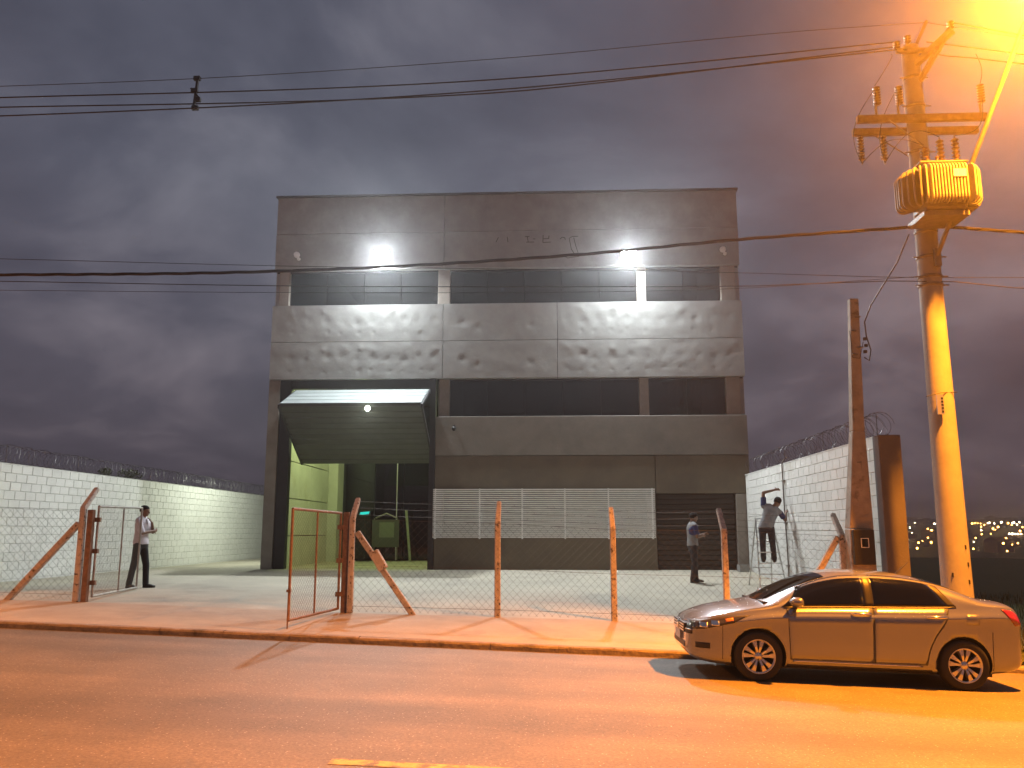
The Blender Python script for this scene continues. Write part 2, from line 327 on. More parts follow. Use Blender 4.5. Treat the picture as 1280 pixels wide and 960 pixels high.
# ================================================================== the warehouse
BX0, BX1, BY, BZ = -8.55, 5.75, 25.0, .63
bld = thing('warehouse', (-1.4, BY, BZ), 'three storey grey concrete warehouse with a raised tilting door and two window bands', 'building')
Z = [.63, 3.92, 5.10, 6.25, 7.41, 8.57, 9.69, 10.87, 12.08]
XJ, XJ2 = -3.26, .21
g = .007
def panel(x0, x1, z0, z1, m='concrete', y0=BY, th=.2, name='wall_panel'):
    return MB().box(x0 + g, x1 - g, y0, y0 + th, z0 + g, z1 - g).build(name, m, bld, bevel=.008)
for a, b in ((BX0, XJ), (XJ, BX1)):
    panel(a, b, Z[7], Z[8]); panel(a, b, Z[6], Z[7], y0=BY - .012)
rd = random.Random(11)
def dented(x0, x1, z0, z1, dents, amp):
    mb = MB(); nx = int((x1 - x0) / .028); nz = int((z1 - z0) / .03); x0 += g; x1 -= g; z0 += g; z1 -= g; yf = BY - .03
    def f(u, v):
        xx, zz = lerp(x0, x1, u), lerp(z0, z1, v); d = 0
        for (a, b, r, h) in dents:
            q = ((xx - a) ** 2 + (zz - b) ** 2) / (r * r)
            if q < 9: d += h * math.exp(-q)
        ed = min(1, 8 * min(u * (x1 - x0), (1 - u) * (x1 - x0), v * (z1 - z0), (1 - v) * (z1 - z0)))
        d += amp * mnoise.fractal((xx * 1.7, zz * 1.7, 2.2), 1, 2, 3)
        return (xx, yf + d * ed, zz)
    mb.grid(f, nx, nz)
    mb.add([(x0, yf, z0), (x1, yf, z0), (x1, yf, z1), (x0, yf, z1), (x0, yf + .22, z0), (x1, yf + .22, z0), (x1, yf + .22, z1), (x0, yf + .22, z1)], [(3, 2, 6, 7), (0, 4, 5, 1), (0, 3, 7, 4), (1, 5, 6, 2)])
    return mb.build('wall_panel', 'precast', bld)
colx = {0: [-7.95, -7.45, -6.85, -6.35, -5.85, -5.38, -4.9, -4.45, -3.95, -3.5], 2: [.55, .95, 1.35, 1.85, 2.35, 2.85, 3.35, 3.85, 4.35, 4.85, 5.35]}
for z0, z1 in ((Z[3], Z[4]), (Z[4], Z[5])):
    for k, (a, b) in enumerate(((BX0, XJ), (XJ, XJ2), (XJ2, BX1))):
        dn = []
        if k in colx:
            for cx in colx[k]:
                big = rd.random() < .25
                dn.append((cx + rd.uniform(-.06, .06), lerp(z0, z1, .54 + rd.uniform(-.06, .06)), rd.uniform(.10, .14), .010 if big else .0058))
                if rd.random() < .7: dn.append((cx + rd.uniform(-.08, .08), lerp(z0, z1, .22 + rd.uniform(-.04, .04)), rd.uniform(.05, .08), .005))
                if rd.random() < .4: dn.append((cx + rd.uniform(-.1, .1), lerp(z0, z1, .8 + rd.uniform(-.04, .04)), rd.uniform(.1, .14), -.007))
        else:
            dn = [(-2.65, lerp(z0, z1, .5), .12, .013), (-2.2, lerp(z0, z1, .35), .1, .008), (-.6, lerp(z0, z1, .4), .1, .008)]
        dented(a, b, z0, z1, dn, .0045)
panel(-3.45, BX1, Z[2] - 1.18, Z[2], 'lowpanel', y0=BY - .02)
# ground storey: wall round the louvred window and the shutter doorway
LO = (-3.2, 2.75, 1.66, 2.84)                     # window behind the louvre
panel(-3.45, 3.03, LO[3], Z[1], 'lowwall'); panel(-3.45, 3.03, .4, LO[2], 'lowwall')
panel(-3.45, LO[0], LO[2], LO[3], 'lowwall'); panel(LO[1], 3.03, LO[2], LO[3], 'lowwall')
panel(3.03, BX1, 2.80, Z[1], 'lowwall'); panel(5.31, BX1, .4, 2.80, 'column', name='pilaster')
panel(BX0, -8.2, .4, Z[3], 'column', name='column')
MB().box(-8.2 + .004, -7.86, BY + .05, BY + .3, .4, Z[3] - .01).build('door_guide', 'dark', bld)
MB().box(-3.62, -3.455, BY - .03, BY + .3, .4, Z[3] - .01).build('door_guide', 'dark', bld)
MB().box(-7.855, -3.625, BY + .06, BY + .26, 5.98, Z[3] - .01).build('door_lintel', 'dark', bld)
MB().box(BX0 - .04, BX1 + .04, BY - .07, BY + .25, Z[8] - .005, Z[8] + .05).build('coping', 'coping', bld)
for a, b in ((BX0, BX0 + .2), (BX1 - .2, BX1)):
    MB().box(a + .003, b - .003, BY + .21, 45, .3, Z[8] - .012).build('side_wall', 'concrete', bld)
MB().box(BX0 + .2, BX1 - .2, 44.8, 44.99, .3, 12).build('back_wall', 'concrete', bld)
MB().box(BX0 + .2, BX1 - .2, BY + .22, 44.8, 11.5, 11.7).build('roof', 'concrete', bld)
MB().box(BX0 + .2, BX1 - .2, BY + .34, 44.8, 8.1, 8.38).build('upper_floor', 'darkin', bld)
MB().box(-3.25, BX1 - .2, BY + .34, 44.8, 4.7, 4.9).build('middle_floor', 'darkin', bld)
MB().box(-3.41, -3.26, BY + .32, 44.8, .4, 8.1).build('partition', 'hallwall', bld)
MB().box(-3.25, 5.5, 31, 31.1, .4, 11.4).build('partition', 'darkin', bld)
MB().box(BX0 + .2, -3.45, 38, 38.1, 8.4, 11.4).build('partition', 'darkin', bld)
# hall: panelled left wall, dark glazed back partition
me = {}
for r_, (z0, z1) in enumerate(((.35, 1.58), (1.58, 2.75), (2.75, 3.92), (3.92, 5.1), (5.1, 6.27), (6.27, 8.08))):
    for (y0, y1) in ((BY + .36, 29.0), (29.0, 31.3)):
        MB().box(BX0 + .21, BX0 + .28, y0 + .015, y1 - .015, z0 + .015, z1 - .015).build('hall_panel', 'hallwall', bld, bevel=.006)
MB().box(BX0 + .21, BX0 + .62, 31.32, 32.2, .35, 8.08).build('hall_column', 'hallwall', bld)
MB().box(BX0 + .22, -3.42, 32.75, 32.9, .35, 8.08).build('back_partition', 'darkin', bld)
for k in range(4):
    a = -7.9 + k * 1.12; MB().box(a + .02, a + 1.1, 32.5, 32.52, .7, 6.5).build('partition_pane', 'glass', bld)
MB().box(-5.93, -5.90, 32.44, 32.49, .65, 6.5).build('mullion', 'alu', bld)
# window bands
def band(x0, x1, z0, z1, cols, splits):
    MB().box(x0, x1, BY + .2, BY + .33, z0 - .02, z0 + .03).build('window_sill', 'dark', bld)
    MB().box(x0, x1, BY + .2, BY + .33, z1 - .03, z1 + .02).build('window_head', 'dark', bld)
    for a, b in cols: MB().box(a, b, BY + .13, BY + .33, z0 + .003, z1 - .003).build('column', 'column', bld, bevel=.01)
    for a, b, n in splits:
        for k in range(n):
            p0, p1 = lerp(a, b, k / n) + .006, lerp(a, b, (k + 1) / n) - .006
            wn = MB().box(p0, p1, BY + .26, BY + .27, z0 + .03, z1 - .03).build('window_pane', 'glass', bld)
            if k: MB().box(p0 - .03, p0 + .01, BY + .275, BY + .32, z0 + .03, z1 - .03).build('mullion', 'dark', bld)
band(BX0 + .03, BX1 - .03, Z[5], Z[6], ((-8.42, -8.10), (-3.45, -3.08), (2.65, 2.92), (5.18, 5.62)), ((-8.10, -3.45, 4), (-3.08, 2.65, 5), (2.92, 5.18, 2)))
band(-3.42, BX1 - .03, Z[2], Z[3], ((-3.37, -3.06), (2.64, 2.92), (5.20, 5.62)), ((-3.06, 2.64, 5), (2.92, 5.20, 2)))
# louvred window
for k in range(5):
    a = lerp(LO[0], LO[1], k / 5); MB().box(a + .02, lerp(LO[0], LO[1], (k + 1) / 5) - .02, BY + .12, BY + .13, LO[2] + .03, LO[3] - .03).build('window_pane', 'glass', bld)
lv = MB().box(-3.47, 2.98, BY - .135, BY - .105, 1.535, 1.575).build('louvre', 'louvre', bld)
MB().box(-3.47, 2.98, BY - .135, BY - .105, 2.90, 2.94).build('frame_rail', 'louvre', lv)
ns = 24; sme = MB().box(-3.225, 3.225, -.006, .006, -.0185, .0185).mesh('louvre_slat'); sme.materials.append(M['louvre'])
for k in range(1, ns):
    inst('louvre_slat', sme, lv, (-.245, BY - .12, lerp(1.555, 2.92, k / ns)), rot=(R(14), 0, 0))
for xx in (-3.40, -2.10, -.86, .38, 1.64, 2.90):
    MB().box(xx - .02, xx + .02, BY - .165, BY - .137, 1.50, 2.95).build('upright', 'louvre', lv)
    MB().box(xx - .02, xx + .02, BY - .1345, BY - .003, 1.505, 1.533).build('bracket', 'louvre', lv)
# rolling shutter
sh = MB().box(3.05, 5.30, BY + .16, BY + .19, .5, 2.80).build('shutter_door', 'darkin', bld)
for k in range(15):
    z0 = .60 + k * .1467; MB().add([(3.06, BY + .14, z0), (5.30, BY + .14, z0), (5.30, BY + .122, z0 + .03), (3.06, BY + .122, z0 + .03), (5.30, BY + .124, z0 + .13), (3.06, BY + .124, z0 + .13), (5.30, BY + .155, z0 + .141), (3.06, BY + .155, z0 + .141)],
        [(0, 1, 2, 3), (3, 2, 4, 5), (5, 4, 6, 7)]).build('shutter_slat', 'shutter', sh)
MB().box(4.05, 4.25, BY + .095, BY + .112, 1.55, 1.60).build('shutter_handle', 'steel', sh)
# raised tilting door: an upper leaf sloping out, a lower leaf hanging back into the opening
A, B, C = Vector((0, 25.02, 5.92)), Vector((0, 23.45, 5.27)), Vector((0, 25.95, 3.78))
dl, dr = -7.68, -3.66
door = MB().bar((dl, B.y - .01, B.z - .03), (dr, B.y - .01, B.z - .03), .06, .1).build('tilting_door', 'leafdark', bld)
def planks(P, Q, n, m, nrm):
    for k in range(n):
        a = P.lerp(Q, k / n); b = P.lerp(Q, (k + 1) / n); d = (b - a).normalized(); nv = Vector((0, -d.z, d.y)) * nrm
        mid = a.lerp(b, .5); pr = [a + d * .008, a + d * .03 + nv * .022, b - d * .03 + nv * .022, b - d * .008]
        back = [p - nv * .03 for p in (pr[0], pr[3])]
        vs = [(dl, p.y, p.z) for p in pr + back[::-1]] + [(dr, p.y, p.z) for p in pr + back[::-1]]
        fs = [(i, (i + 1) % 6, (i + 1) % 6 + 6, i + 6) for i in range(6)] + [tuple(range(6))[::-1], tuple(range(6, 12))]
        MB().add(vs, fs).build('door_plank', m, door)
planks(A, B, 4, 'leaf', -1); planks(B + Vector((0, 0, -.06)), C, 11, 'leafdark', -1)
for xx in (dl - .03, dr + .03):
    MB().bar((xx, A.y, A.z - .03), (xx, B.y, B.z - .06), .05, .09).build('side_rail', 'dark', door)
    MB().bar((xx, B.y, B.z - .06), (xx, C.y, C.z), .05, .09).build('side_rail', 'dark', door)
MB().tube([(dr + .005, 24.4, 4.75), (dr + .03, 25.04, 4.2)], .03, 6).build('door_arm', 'dark', door)
# glue shadows left by removed letters, second panel row
def stroke(mb, pts, wd=.022):
    for p, q in zip(pts, pts[1:]):
        dxx, dzz = q[0] - p[0], q[1] - p[1]; l = math.hypot(dxx, dzz) or 1; nx_, nz_ = -dzz / l * wd / 2, dxx / l * wd / 2
        mb.add([(p[0] - nx_, BY - .0145, p[1] - nz_), (q[0] - nx_, BY - .0145, q[1] - nz_), (q[0] + nx_, BY - .0145, q[1] + nz_), (p[0] + nx_, BY - .0145, p[1] + nz_)], [(0, 1, 2, 3)])
for st in ([[(-1.66, 10.51), (-1.58, 10.67)]], [[(-1.31, 10.68), (-1.285, 10.51)]],
           [[(-.76, 10.68), (-.62, 10.68)], [(-.69, 10.68), (-.66, 10.50)], [(-.72, 10.50), (-.48, 10.50)], [(-.52, 10.60), (-.44, 10.60)]],
           [[(-.20, 10.72), (-.21, 10.48), (.03, 10.49)], [(-.19, 10.60), (-.03, 10.60), (-.02, 10.70)]],
           [[(.32, 10.58), (.38, 10.64), (.46, 10.63), (.48, 10.56)]]):
    mb = MB()
    for s_ in st: stroke(mb, s_)
    mb.build('letter_mark', 'mark', bld)
lc = MB(); lc.tube([(.87, BY - .02, 10.66), (.70, BY - .02, 10.66), (.60, BY - .025, 10.60), (.66, BY - .03, 10.25), (.80, BY - .02, 10.02)], .010, 5)
lc.tube([(.74, BY - .02, 10.62), (.80, BY - .025, 10.35), (.90, BY - .02, 10.02), (.55, BY - .02, 9.97), (.42, BY - .02, 10.03), (.42, BY - .02, 10.10)], .010, 5)
lc.build('loose_cable', 'cable', bld)

# ------------------------------------------------------------------ lamps on the building
def area(name, loc, rot, sx, sy, watt, col, spread=180):
    l = bpy.data.lights.new(name, 'AREA'); l.shape = 'RECTANGLE'; l.size = sx; l.size_y = sy; l.energy = watt; l.color = col; l.spread = R(spread)
    o = bpy.data.objects.new(name, l); COL.objects.link(o); o.location = loc; o.rotation_euler = rot; return o
def floodlight(x, z, label, yoff=.27, ang=54):
    t = thing('floodlight', (x, BY - yoff, z), label, 'floodlight', 'floodlights on the facade')
    n = Vector((0, -math.cos(R(ang)), -math.sin(R(ang)))); up = Vector((0, -math.sin(R(ang)), math.cos(R(ang)))); c = Vector((x, BY - yoff, z))
    hb = MB(); h = c - n * .04; hb.bar(h - up * .19, h + up * .19, .46, .07, up=n); hb.build('housing', 'black', t, bevel=.01)
    lb = MB(); f = c + n * .001
    lb.add([f + Vector((s1 * .21, 0, 0)) + up * (s2 * .165) for s1, s2 in ((-1, -1), (1, -1), (1, 1), (-1, 1))], [(0, 1, 2, 3)]); lb.build('lens', 'lens', t)
    br = MB()
    for s1 in (-1, 1): br.tube([tuple(h + Vector((s1 * .24, 0, 0))), (x + s1 * .24, BY - .14, z + .08), (x + s1 * .16, BY - .03, z + .08)], .014, 6)
    br.box(x - .18, x + .18, BY - .03, BY - .013, z + .03, z + .13); br.build('bracket', 'steel', t)
    for k in range(6):
        q = h - n * .05 + up * lerp(-.13, .13, k / 5); MB().bar(q - Vector((.16, 0, 0)), q + Vector((.16, 0, 0)), .012, .03, up=n).build('cooling_fin', 'black', t)
    li = area('flood_light', c + n * .012, (R(ang - 90), 0, 0), .4, .32, FLOOD_W, LEDC, 170)
    li.parent = t; li.location = n * .012
    return t
floodlight(-5.13, 10.07, 'bright white floodlight on the facade left of the panel joint, above the door')
floodlight(2.37, 9.98, 'bright white floodlight on the facade right of the panel joint, above the bright column')
# assumed side floodlight, unseen, added to brighten the left wall along the passage
assumed_flood = thing('floodlight', (BX0 - .12, 29.5, 6.2), 'assumed unseen floodlight on the left side wall of the warehouse lighting the passage', 'floodlight')
MB().box(BX0 - .2, BX0 - .06, 29.32, 29.68, 6.1, 6.4).build('housing', 'black', assumed_flood); MB().box(BX0 - .06, BX0 - .002, 29.45, 29.55, 6.2, 6.3).build('bracket', 'steel', assumed_flood)
MB().box(BX0 - .19, BX0 - .07, 29.34, 29.66, 6.092, 6.098).build('lens', 'lens', assumed_flood)
sl_ = area('assumed_side_light', (BX0 - .13, 29.5, 6.08), (0, R(35), 0), .12, .3, SIDE_W, (.9, 1, .82)); sl_.parent = assumed_flood; sl_.location = (-.01, 0, -.12)
# white round fixtures near the corners
def domefix(x, z, label):
    t = thing('emergency_light', (x, BY - .1, z), label, 'wall light', 'round white fixtures at the top corners')
    MB().lathe([(0, -.09), (.05, -.085), (.085, -.06), (.095, 0), (.095, .02), (0, .02)], (x, BY - .1, z + .04), 'y', 14).build('dome', 'white', t)
    MB().tube([(x, BY - .09, z + .04), (x, BY - .015, z + .04)], .03, 8).build('stem', 'white', t)
    MB().lathe([(0, -.05), (.05, -.04), (.055, .03), (0, .03)], (x + .06, BY - .1, z - .09), 'y', 10).build('sensor', 'white', t)
domefix(-7.84, 10.13, 'small white round fixture high on the left end of the facade'); domefix(5.24, 10.10, 'small white round fixture high on the right end of the facade')
t = thing('security_camera', (-2.88, BY - .1, 4.73), 'small black dome camera below the lower window band', 'camera')
MB().ball((-2.88, BY - .12, 4.70), .055).build('dome', 'black', t); MB().lathe([(0, 0), (.065, 0), (.065, .05), (.02, .06), (.02, .1)], (-2.88, BY - .12, 4.71), 'z', 12).build('housing', 'black', t)
MB().box(-2.91, -2.85, BY - .12, BY - .022, 4.79, 4.82).build('arm', 'black', t)
# bulb under the front edge of the raised door
t = thing('bulkhead_lamp', (-5.15, 23.36, 5.12), 'lit round lamp on the front edge of the raised door', 'lamp')
MB().ball((-5.15, 23.36, 5.12), .07).build('bulb', 'bulb', t); MB().lathe([(.0, .03), (.08, .03), (.085, 0), (.075, -.02)], (-5.15, 23.4, 5.12), 'y', 14).build('rim', 'alu', t)
pl = bpy.data.lights.new('bulb_light', 'SPOT'); pl.energy = BULB_W * 4; pl.color = (.9, 1, .8); pl.shadow_soft_size = .06; pl.spot_size = R(150); pl.spot_blend = .6
po = bpy.data.objects.new('bulb_light', pl); COL.objects.link(po); po.parent = t; po.location = (0, -.09, 0); po.rotation_euler = (R(-60), 0, 0)
# assumed hall lamp, unseen behind the raised door, added to light the hall
t = thing('assumed_hall_lamp', (-6.1, 27.4, 6.9), 'assumed unseen greenish high bay lamp hanging in the hall behind the raised door', 'lamp')
MB().lathe([(.03, .3), (.06, .28), (.22, 0), (.2, 0), (.05, .24)], (-6.1, 27.4, 6.9), 'z', 20).build('shade', 'alu', t); MB().tube([(-6.1, 27.4, 7.18), (-6.1, 27.4, 8.09)], .01, 5).build('cable', 'cable', t)
MB().ball((-6.1, 27.4, 6.97), .07).build('bulb', 'bulb', t)
pl = bpy.data.lights.new('assumed_hall_light', 'SPOT'); pl.energy = HALL_W * 4; pl.color = (.80, 1.0, .42); pl.shadow_soft_size = .15; pl.spot_size = R(165); pl.spot_blend = .3
po = bpy.data.objects.new('assumed_hall_light', pl); COL.objects.link(po); po.parent = t; po.location = (0, 0, -.02); po.rotation_euler = (0, 0, 0)
# white discs seen through the upper glass
discs = [(-6.4, 9.3, 26.0), (-5.35, 9.22, 25.9), (-4.05, 9.3, 26.1), (-1.53, 9.36, 26.2), (-.35, 9.42, 26.2), (.83, 9.40, 26.2), (2.4, 9.42, 25.9), (3.35, 9.42, 26.0), (-2.45, 8.72, 25.8), (-6.3, 8.66, 25.7)]
dlab = ['left of the left floodlight', 'right under the left floodlight', 'just left of the second facade column', 'first right of the panel joint', 'below the letter marks', 'below the loose cable', 'left of the bright column', 'right of the bright column', 'low beside the second facade column', 'low near the left end']
for (xx, zz, yy), lb in zip(discs, dlab):
    o = MB().lathe([(0, -.012), (.05, -.012), (.055, 0), (.02, .02), (0, .02)], (0, 0, 0), 'y', 10).build('ceiling_spot', 'spotdim'); o.location = (xx, yy, zz)
    tag(o, 'small white spot light behind the upper window band, ' + lb, 'spot light', 'small white spots behind the upper glass')
# things in the hall
t = thing('teal_screen', (-7.0, 31.9, .63), 'small glowing teal screen on a thin stand at the back of the hall', 'screen')
MB().add([(-7.2, 31.85, 2.33), (-6.85, 31.85, 2.36), (-6.82, 31.85, 2.46), (-7.17, 31.85, 2.43)], [(0, 1, 2, 3)]).build('display', 'teal', t)
MB().box(-7.22, -6.80, 31.86, 31.9, 2.28, 2.5).build('case', 'black', t); MB().tube([(-7.0, 31.9, .64), (-7.0, 31.9, 2.3)], .025, 6).build('stand', 'black', t); MB().box(-7.25, -6.75, 31.7, 32.1, .635, .66).build('foot', 'black', t)
t = thing('notice_stand', (-6.1, 31.4, .63), 'pale green board with a lighter sheet standing at the back of the hall', 'board')
MB().box(-6.62, -5.62, 31.42, 31.47, 1.15, 2.15).build('board', mat('pale_green_board', (.045, .05, .04), .7), t); MB().box(-6.35, -5.80, 31.40, 31.415, 1.5, 2.05).build('sheet', mat('pale_sheet', (.11, .125, .085), .7), t)
for xx in (-6.55, -5.7): MB().tube([(xx, 31.5, .64), (xx, 31.48, 2.2)], .025, 6).build('leg', 'steel', t)
MB().tube([(-6.5, 31.44, 2.2), (-6.1, 31.44, 2.38), (-5.7, 31.44, 2.2)], .03, 6).build('top_rail', 'steel', t)
o = MB().bar((-5.22, 31.6, .64), (-5.45, 31.9, 2.5), .09, .03).build('leaning_board', mat('pale_batten', (.24, .26, .19), .7)); tag(o, 'narrow pale board leaning at the back of the hall', 'board')

# ================================================================== boundary walls of white painted blocks
def block_mesh(l, h, d, name):
    b = .008; mb = MB()
    vs = [(-d, -l / 2, -h / 2), (-d, l / 2, -h / 2), (-d, l / 2, h / 2), (-d, -l / 2, h / 2)]
    fr = [(0, -l / 2 + b, -h / 2 + b), (0, l / 2 - b, -h / 2 + b), (0, l / 2 - b, h / 2 - b), (0, -l / 2 + b, h / 2 - b)]
    md = [(-b, -l / 2, -h / 2), (-b, l / 2, -h / 2), (-b, l / 2, h / 2), (-b, -l / 2, h / 2)]
    mb.add(vs + md + fr, [(4 + i, 4 + (i + 1) % 4, 8 + (i + 1) % 4, 8 + i) for i in range(4)] + [(i, (i + 1) % 4, 4 + (i + 1) % 4, 4 + i) for i in range(4)] + [(8, 9, 10, 11)])
    return mb
def block_wall(name, xf, side, y0, y1, top, label, part0, thick=.19):
    """xf: face plane, side: +1 when the lit face looks to +x"""
    t = thing(name, (xf - side * thick / 2, y0, .4), label, 'wall')
    MB().box(*sorted((xf - side * .016, xf - side * thick)), y0, y1, -.4, top - .006).build('mortar_core', 'mortar', t)
    rr = random.Random(5); full = block_mesh(.393, .193, .010, 'block').mesh('block'); half = block_mesh(.193, .193, .010, 'block').mesh('half_block')
    for m_ in (full, half): m_.materials.append(M['block'])
    n = 0; rest = MB(); k = 0; cells = []
    while top - .2 * k - .1 > 0.05:
        z = top - .2 * k - .1; off = .2 * (k % 2); y = y0 - off + .2
        if k % 2: cells.append((y0 + .1, z, 1)); y = y0 + .4
        while y < y1 - .2:
            if z > ground_z(xf + side * .1, y) - .12: cells.append((y, z, 0))
            y += .4
        k += 1
    cells.sort(key=lambda c: (c[0] < part0, c[0]))
    for (y, z, hf) in cells:
        dx = rr.uniform(-.002, .002); dy = rr.uniform(-.003, .003)
        if n < 300 and y >= part0:
            o = bpy.data.objects.new('block', half if hf else full); COL.objects.link(o); o.parent = t
            o.location = Vector((xf + dx, y + dy, z)) - t.location; n += 1
            if side < 0: o.rotation_euler = (0, 0, math.pi)
        else:
            src = block_mesh(.193 if hf else .393, .193, .010, 'b'); c = -1 if side < 0 else 1
            rest.add([(xf + dx + c * a, y + dy + c * b, z + e_) for a, b, e_ in src.v], src.f)
    tag(rest.build('block_courses', 'block', t), kind='stuff')
    MB().box(*sorted((xf + side * .004, xf - side * thick)), y0, y1, top - .004, top + .02).build('wall_top', 'mortar', t)
    return t
lw = block_wall('boundary_wall', -12.4, 1, 15.4, 44, 3.23, 'long white block wall with razor wire on the left of the yard', 18.0)
rw = block_wall('boundary_wall', 5.60, -1, 15.0, 24.96, 3.32, 'white block wall on the right between warehouse and service pole', 14.9)
MB().box(5.585, 5.96, 14.72, 14.996, -.3, 3.34).build('end_pillar', 'render', rw, bevel=.01)
MB().box(5.795, 5.93, 15.0, 24.9, -.3, 3.30).build('back_render', 'render', rw)
def razor(name, x, y0, y1, z, label, r=.21, pitch=.17):
    n = int((y1 - y0) / pitch); pts = []; rr = random.Random(9); ph = [rr.uniform(-.03, .03) for _ in range(n + 2)]
    for i in range(n * 18):
        a = i / 18 * 2 * math.pi; k = i // 18
        rad = r * (1 + .06 * math.sin(k * 1.7) + ph[k] * 2); pts.append((x + rad * math.cos(a) + ph[k], y0 + pitch * i / 18 + .09 * math.sin(a + .6), z + r + rad * math.sin(a)))
    t = thing(name, (x, y0, z), label, 'razor wire')
    mb = MB(); mb.tube(pts, .0045, 3, smooth=False)
    for i in range(0, len(pts) - 1, 3):          # barbs
        p = Vector(pts[i]); q = Vector(pts[i + 1]); d = (q - p).normalized(); u = d.orthogonal().normalized()
        mb.add([p + d * .02, p + u * .016, p - d * .02, p - u * .016], [(0, 1, 2, 3)])
    tag(mb.build('coil', 'razor', t), kind='stuff')
    y = y0 + .3
    while y < y1:
        MB().tube([(x, y, z - .02), (x, y, z + .42)], .008, 4).build('stay', 'razor', t); y += 3.0
    for zz in (z + .02, z + 2 * r - .02): MB().tube([(x, y0, zz), (x, y1, zz)], .003, 3).build('line_wire', 'razor', t)
    return t
razor('razor_wire', -12.5, 15.6, 43, 3.25, 'coil of razor wire along the top of the left wall')
razor('razor_wire', 5.72, 14.8, 24.6, 3.34, 'coil of razor wire along the top of the right wall')
# dry creeper caught in the left coil
def clump(name, c, rx, ry, rz, n, label, cat, m='leafg', s=.05, group=None):
    rr = random.Random(int(c[1] * 100)); mb = MB()
    for _ in range(n):
        while True:
            p = Vector((rr.uniform(-1, 1), rr.uniform(-1, 1), rr.uniform(-1, 1)))
            if p.length < 1: break
        p = Vector((c[0] + p.x * rx, c[1] + p.y * ry, c[2] + p.z * rz)); a = Vector((rr.gauss(0, 1), rr.gauss(0, 1), rr.gauss(0, 1))).normalized(); b = a.orthogonal().normalized(); q = s * rr.uniform(.5, 1.3)
        mb.add([p - a * q, p + b * q * .45, p + a * q, p - b * q * .45], [(0, 1, 2, 3)])
    t = thing(name, (c[0], c[1], c[2] - rz), label, cat, group); mb.build('leaves', m, t)
    st = MB()
    for k in range(5): st.tube([(c[0] + rr.uniform(-.03, .03), c[1] + rr.uniform(-ry, ry) * .4, c[2] - rz), (c[0] + rr.uniform(-rx, rx), c[1] + rr.uniform(-ry, ry), c[2] + rr.uniform(0, rz))], .005, 4)
    st.build('stems', 'leafg', t); return t
clump('creeper', (-12.5, 23.3, 3.36), .14, .30, .13, 170, 'small dark creeper caught in the left razor wire, nearer of two', 'creeper', s=.034)
clump('creeper', (-12.5, 24.7, 3.38), .15, .75, .17, 330, 'wide dark creeper caught in the left razor wire, farther of two', 'creeper', s=.034)
# conduit on the right wall and the loose block
t = thing('conduit', (5.56, 20.75, .4), 'thin vertical grey conduit fixed to the right wall', 'conduit')
MB().tube([(5.57, 20.75, .42), (5.57, 20.75, 1.4), (5.56, 20.78, 2.2), (5.57, 20.82, 3.34), (5.62, 20.84, 3.42)], .017, 8).build('pipe', 'steel', t)
for zz in (.9, 1.9, 2.9): MB().box(5.545, 5.597, 20.70, 20.86, zz, zz + .03).build('clamp', 'steel', t)
t = thing('concrete_block', (5.35, 24.5, .6), 'loose grey hollow block on the ground by the right pilaster', 'block')
cb = MB(); zb = ground_z(5.35, 24.5)
cb.box(5.22, 5.25, 24.4, 24.8, zb, zb + .19); cb.box(5.44, 5.47, 24.4, 24.8, zb, zb + .19)
for yy in (24.4, 24.585, 24.77): cb.box(5.2505, 5.4395, yy, yy + .03, zb, zb + .189)
cb.build('shell', 'concrete', t)

# ================================================================== fence and gates
FY = 15.2
def post(parent, x, y, top, bend=True, w_=.105):
    z0 = ground_z(x, y) - .1; h = top - .36; mb = MB()
    mb.bar((x, y, z0), (x, y, h), w_, w_, up=(0, 1, 0), w1=w_ * .93, h1=w_ * .93)
    o = mb.build('post', 'post', parent, bevel=.012)
    MB().bar((x, y - .02, h - .03), (x, y + .40, top), w_ * .92, w_ * .92, up=(0, 1, 0), w1=w_ * .8, h1=w_ * .8).build('post_arm', 'post', o, bevel=.012)
    return o
def chain(parent, P, Q, bz, tz, r=.0017, pitch=.135, name='chain_mesh', m='wire'):
    """diamond mesh between two ground points; bz, tz give bottom and top heights along it"""
    P = Vector((P[0], P[1])); Q = Vector((Q[0], Q[1])); Ln = (Q - P).length; H = 1.0; mb = MB()
    hh = tz(.5) - bz(.5); rise = hh
    def pt(a, h):
        u = a / Ln; p = P.lerp(Q, u); return (p.x, p.y, lerp(bz(u), tz(u), h / hh))
    for sgn in (1, -1):
        a0 = -rise if sgn > 0 else 0
        n = int((Ln + rise) / pitch)
        for k in range(n + 1):
            s0 = -rise + k * pitch                 # a at h=0 for +, a at h=hh for -
            lo, hi = max(0, -s0), min(hh, Ln - s0)
            if hi - lo < .03: continue
            ks = max(2, int((hi - lo) / .5) + 1); pts = []
            for q in range(ks + 1):
                h = lerp(lo, hi, q / ks); a = min(Ln, max(0, s0 + h)); pts.append(pt(a, h if sgn > 0 else hh - h))
            mb.tube(pts, r, 3, cap=False, smooth=False)
    return tag(mb.build(name, m, parent), kind='stuff')
def barbed(parent, P, Q, zf, dy):
    for k in range(3):
        f = (k + .6) / 3; pts = []
        for q in range(25):
            u = q / 24; pts.append((lerp(P[0], Q[0], u), FY + .38 * f + dy, zf(u) - .36 + .36 * f - .02 * math.sin(u * math.pi * 4) ** 2))
        mb = MB(); mb.tube(pts, .0028, 3, smooth=False)
        for q in range(int((Q[0] - P[0]) / .12)):
            u = q * .12 / (Q[0] - P[0]); p = (lerp(P[0], Q[0], u), FY + .38 * f + dy, zf(u) - .36 + .36 * f)
            mb.add([(p[0] - .004, p[1], p[2] - .02), (p[0] + .006, p[1], p[2] + .02), (p[0] + .012, p[1], p[2] + .018)], [(0, 1, 2)])
        mb.build('barbed_wire', 'wire', parent)
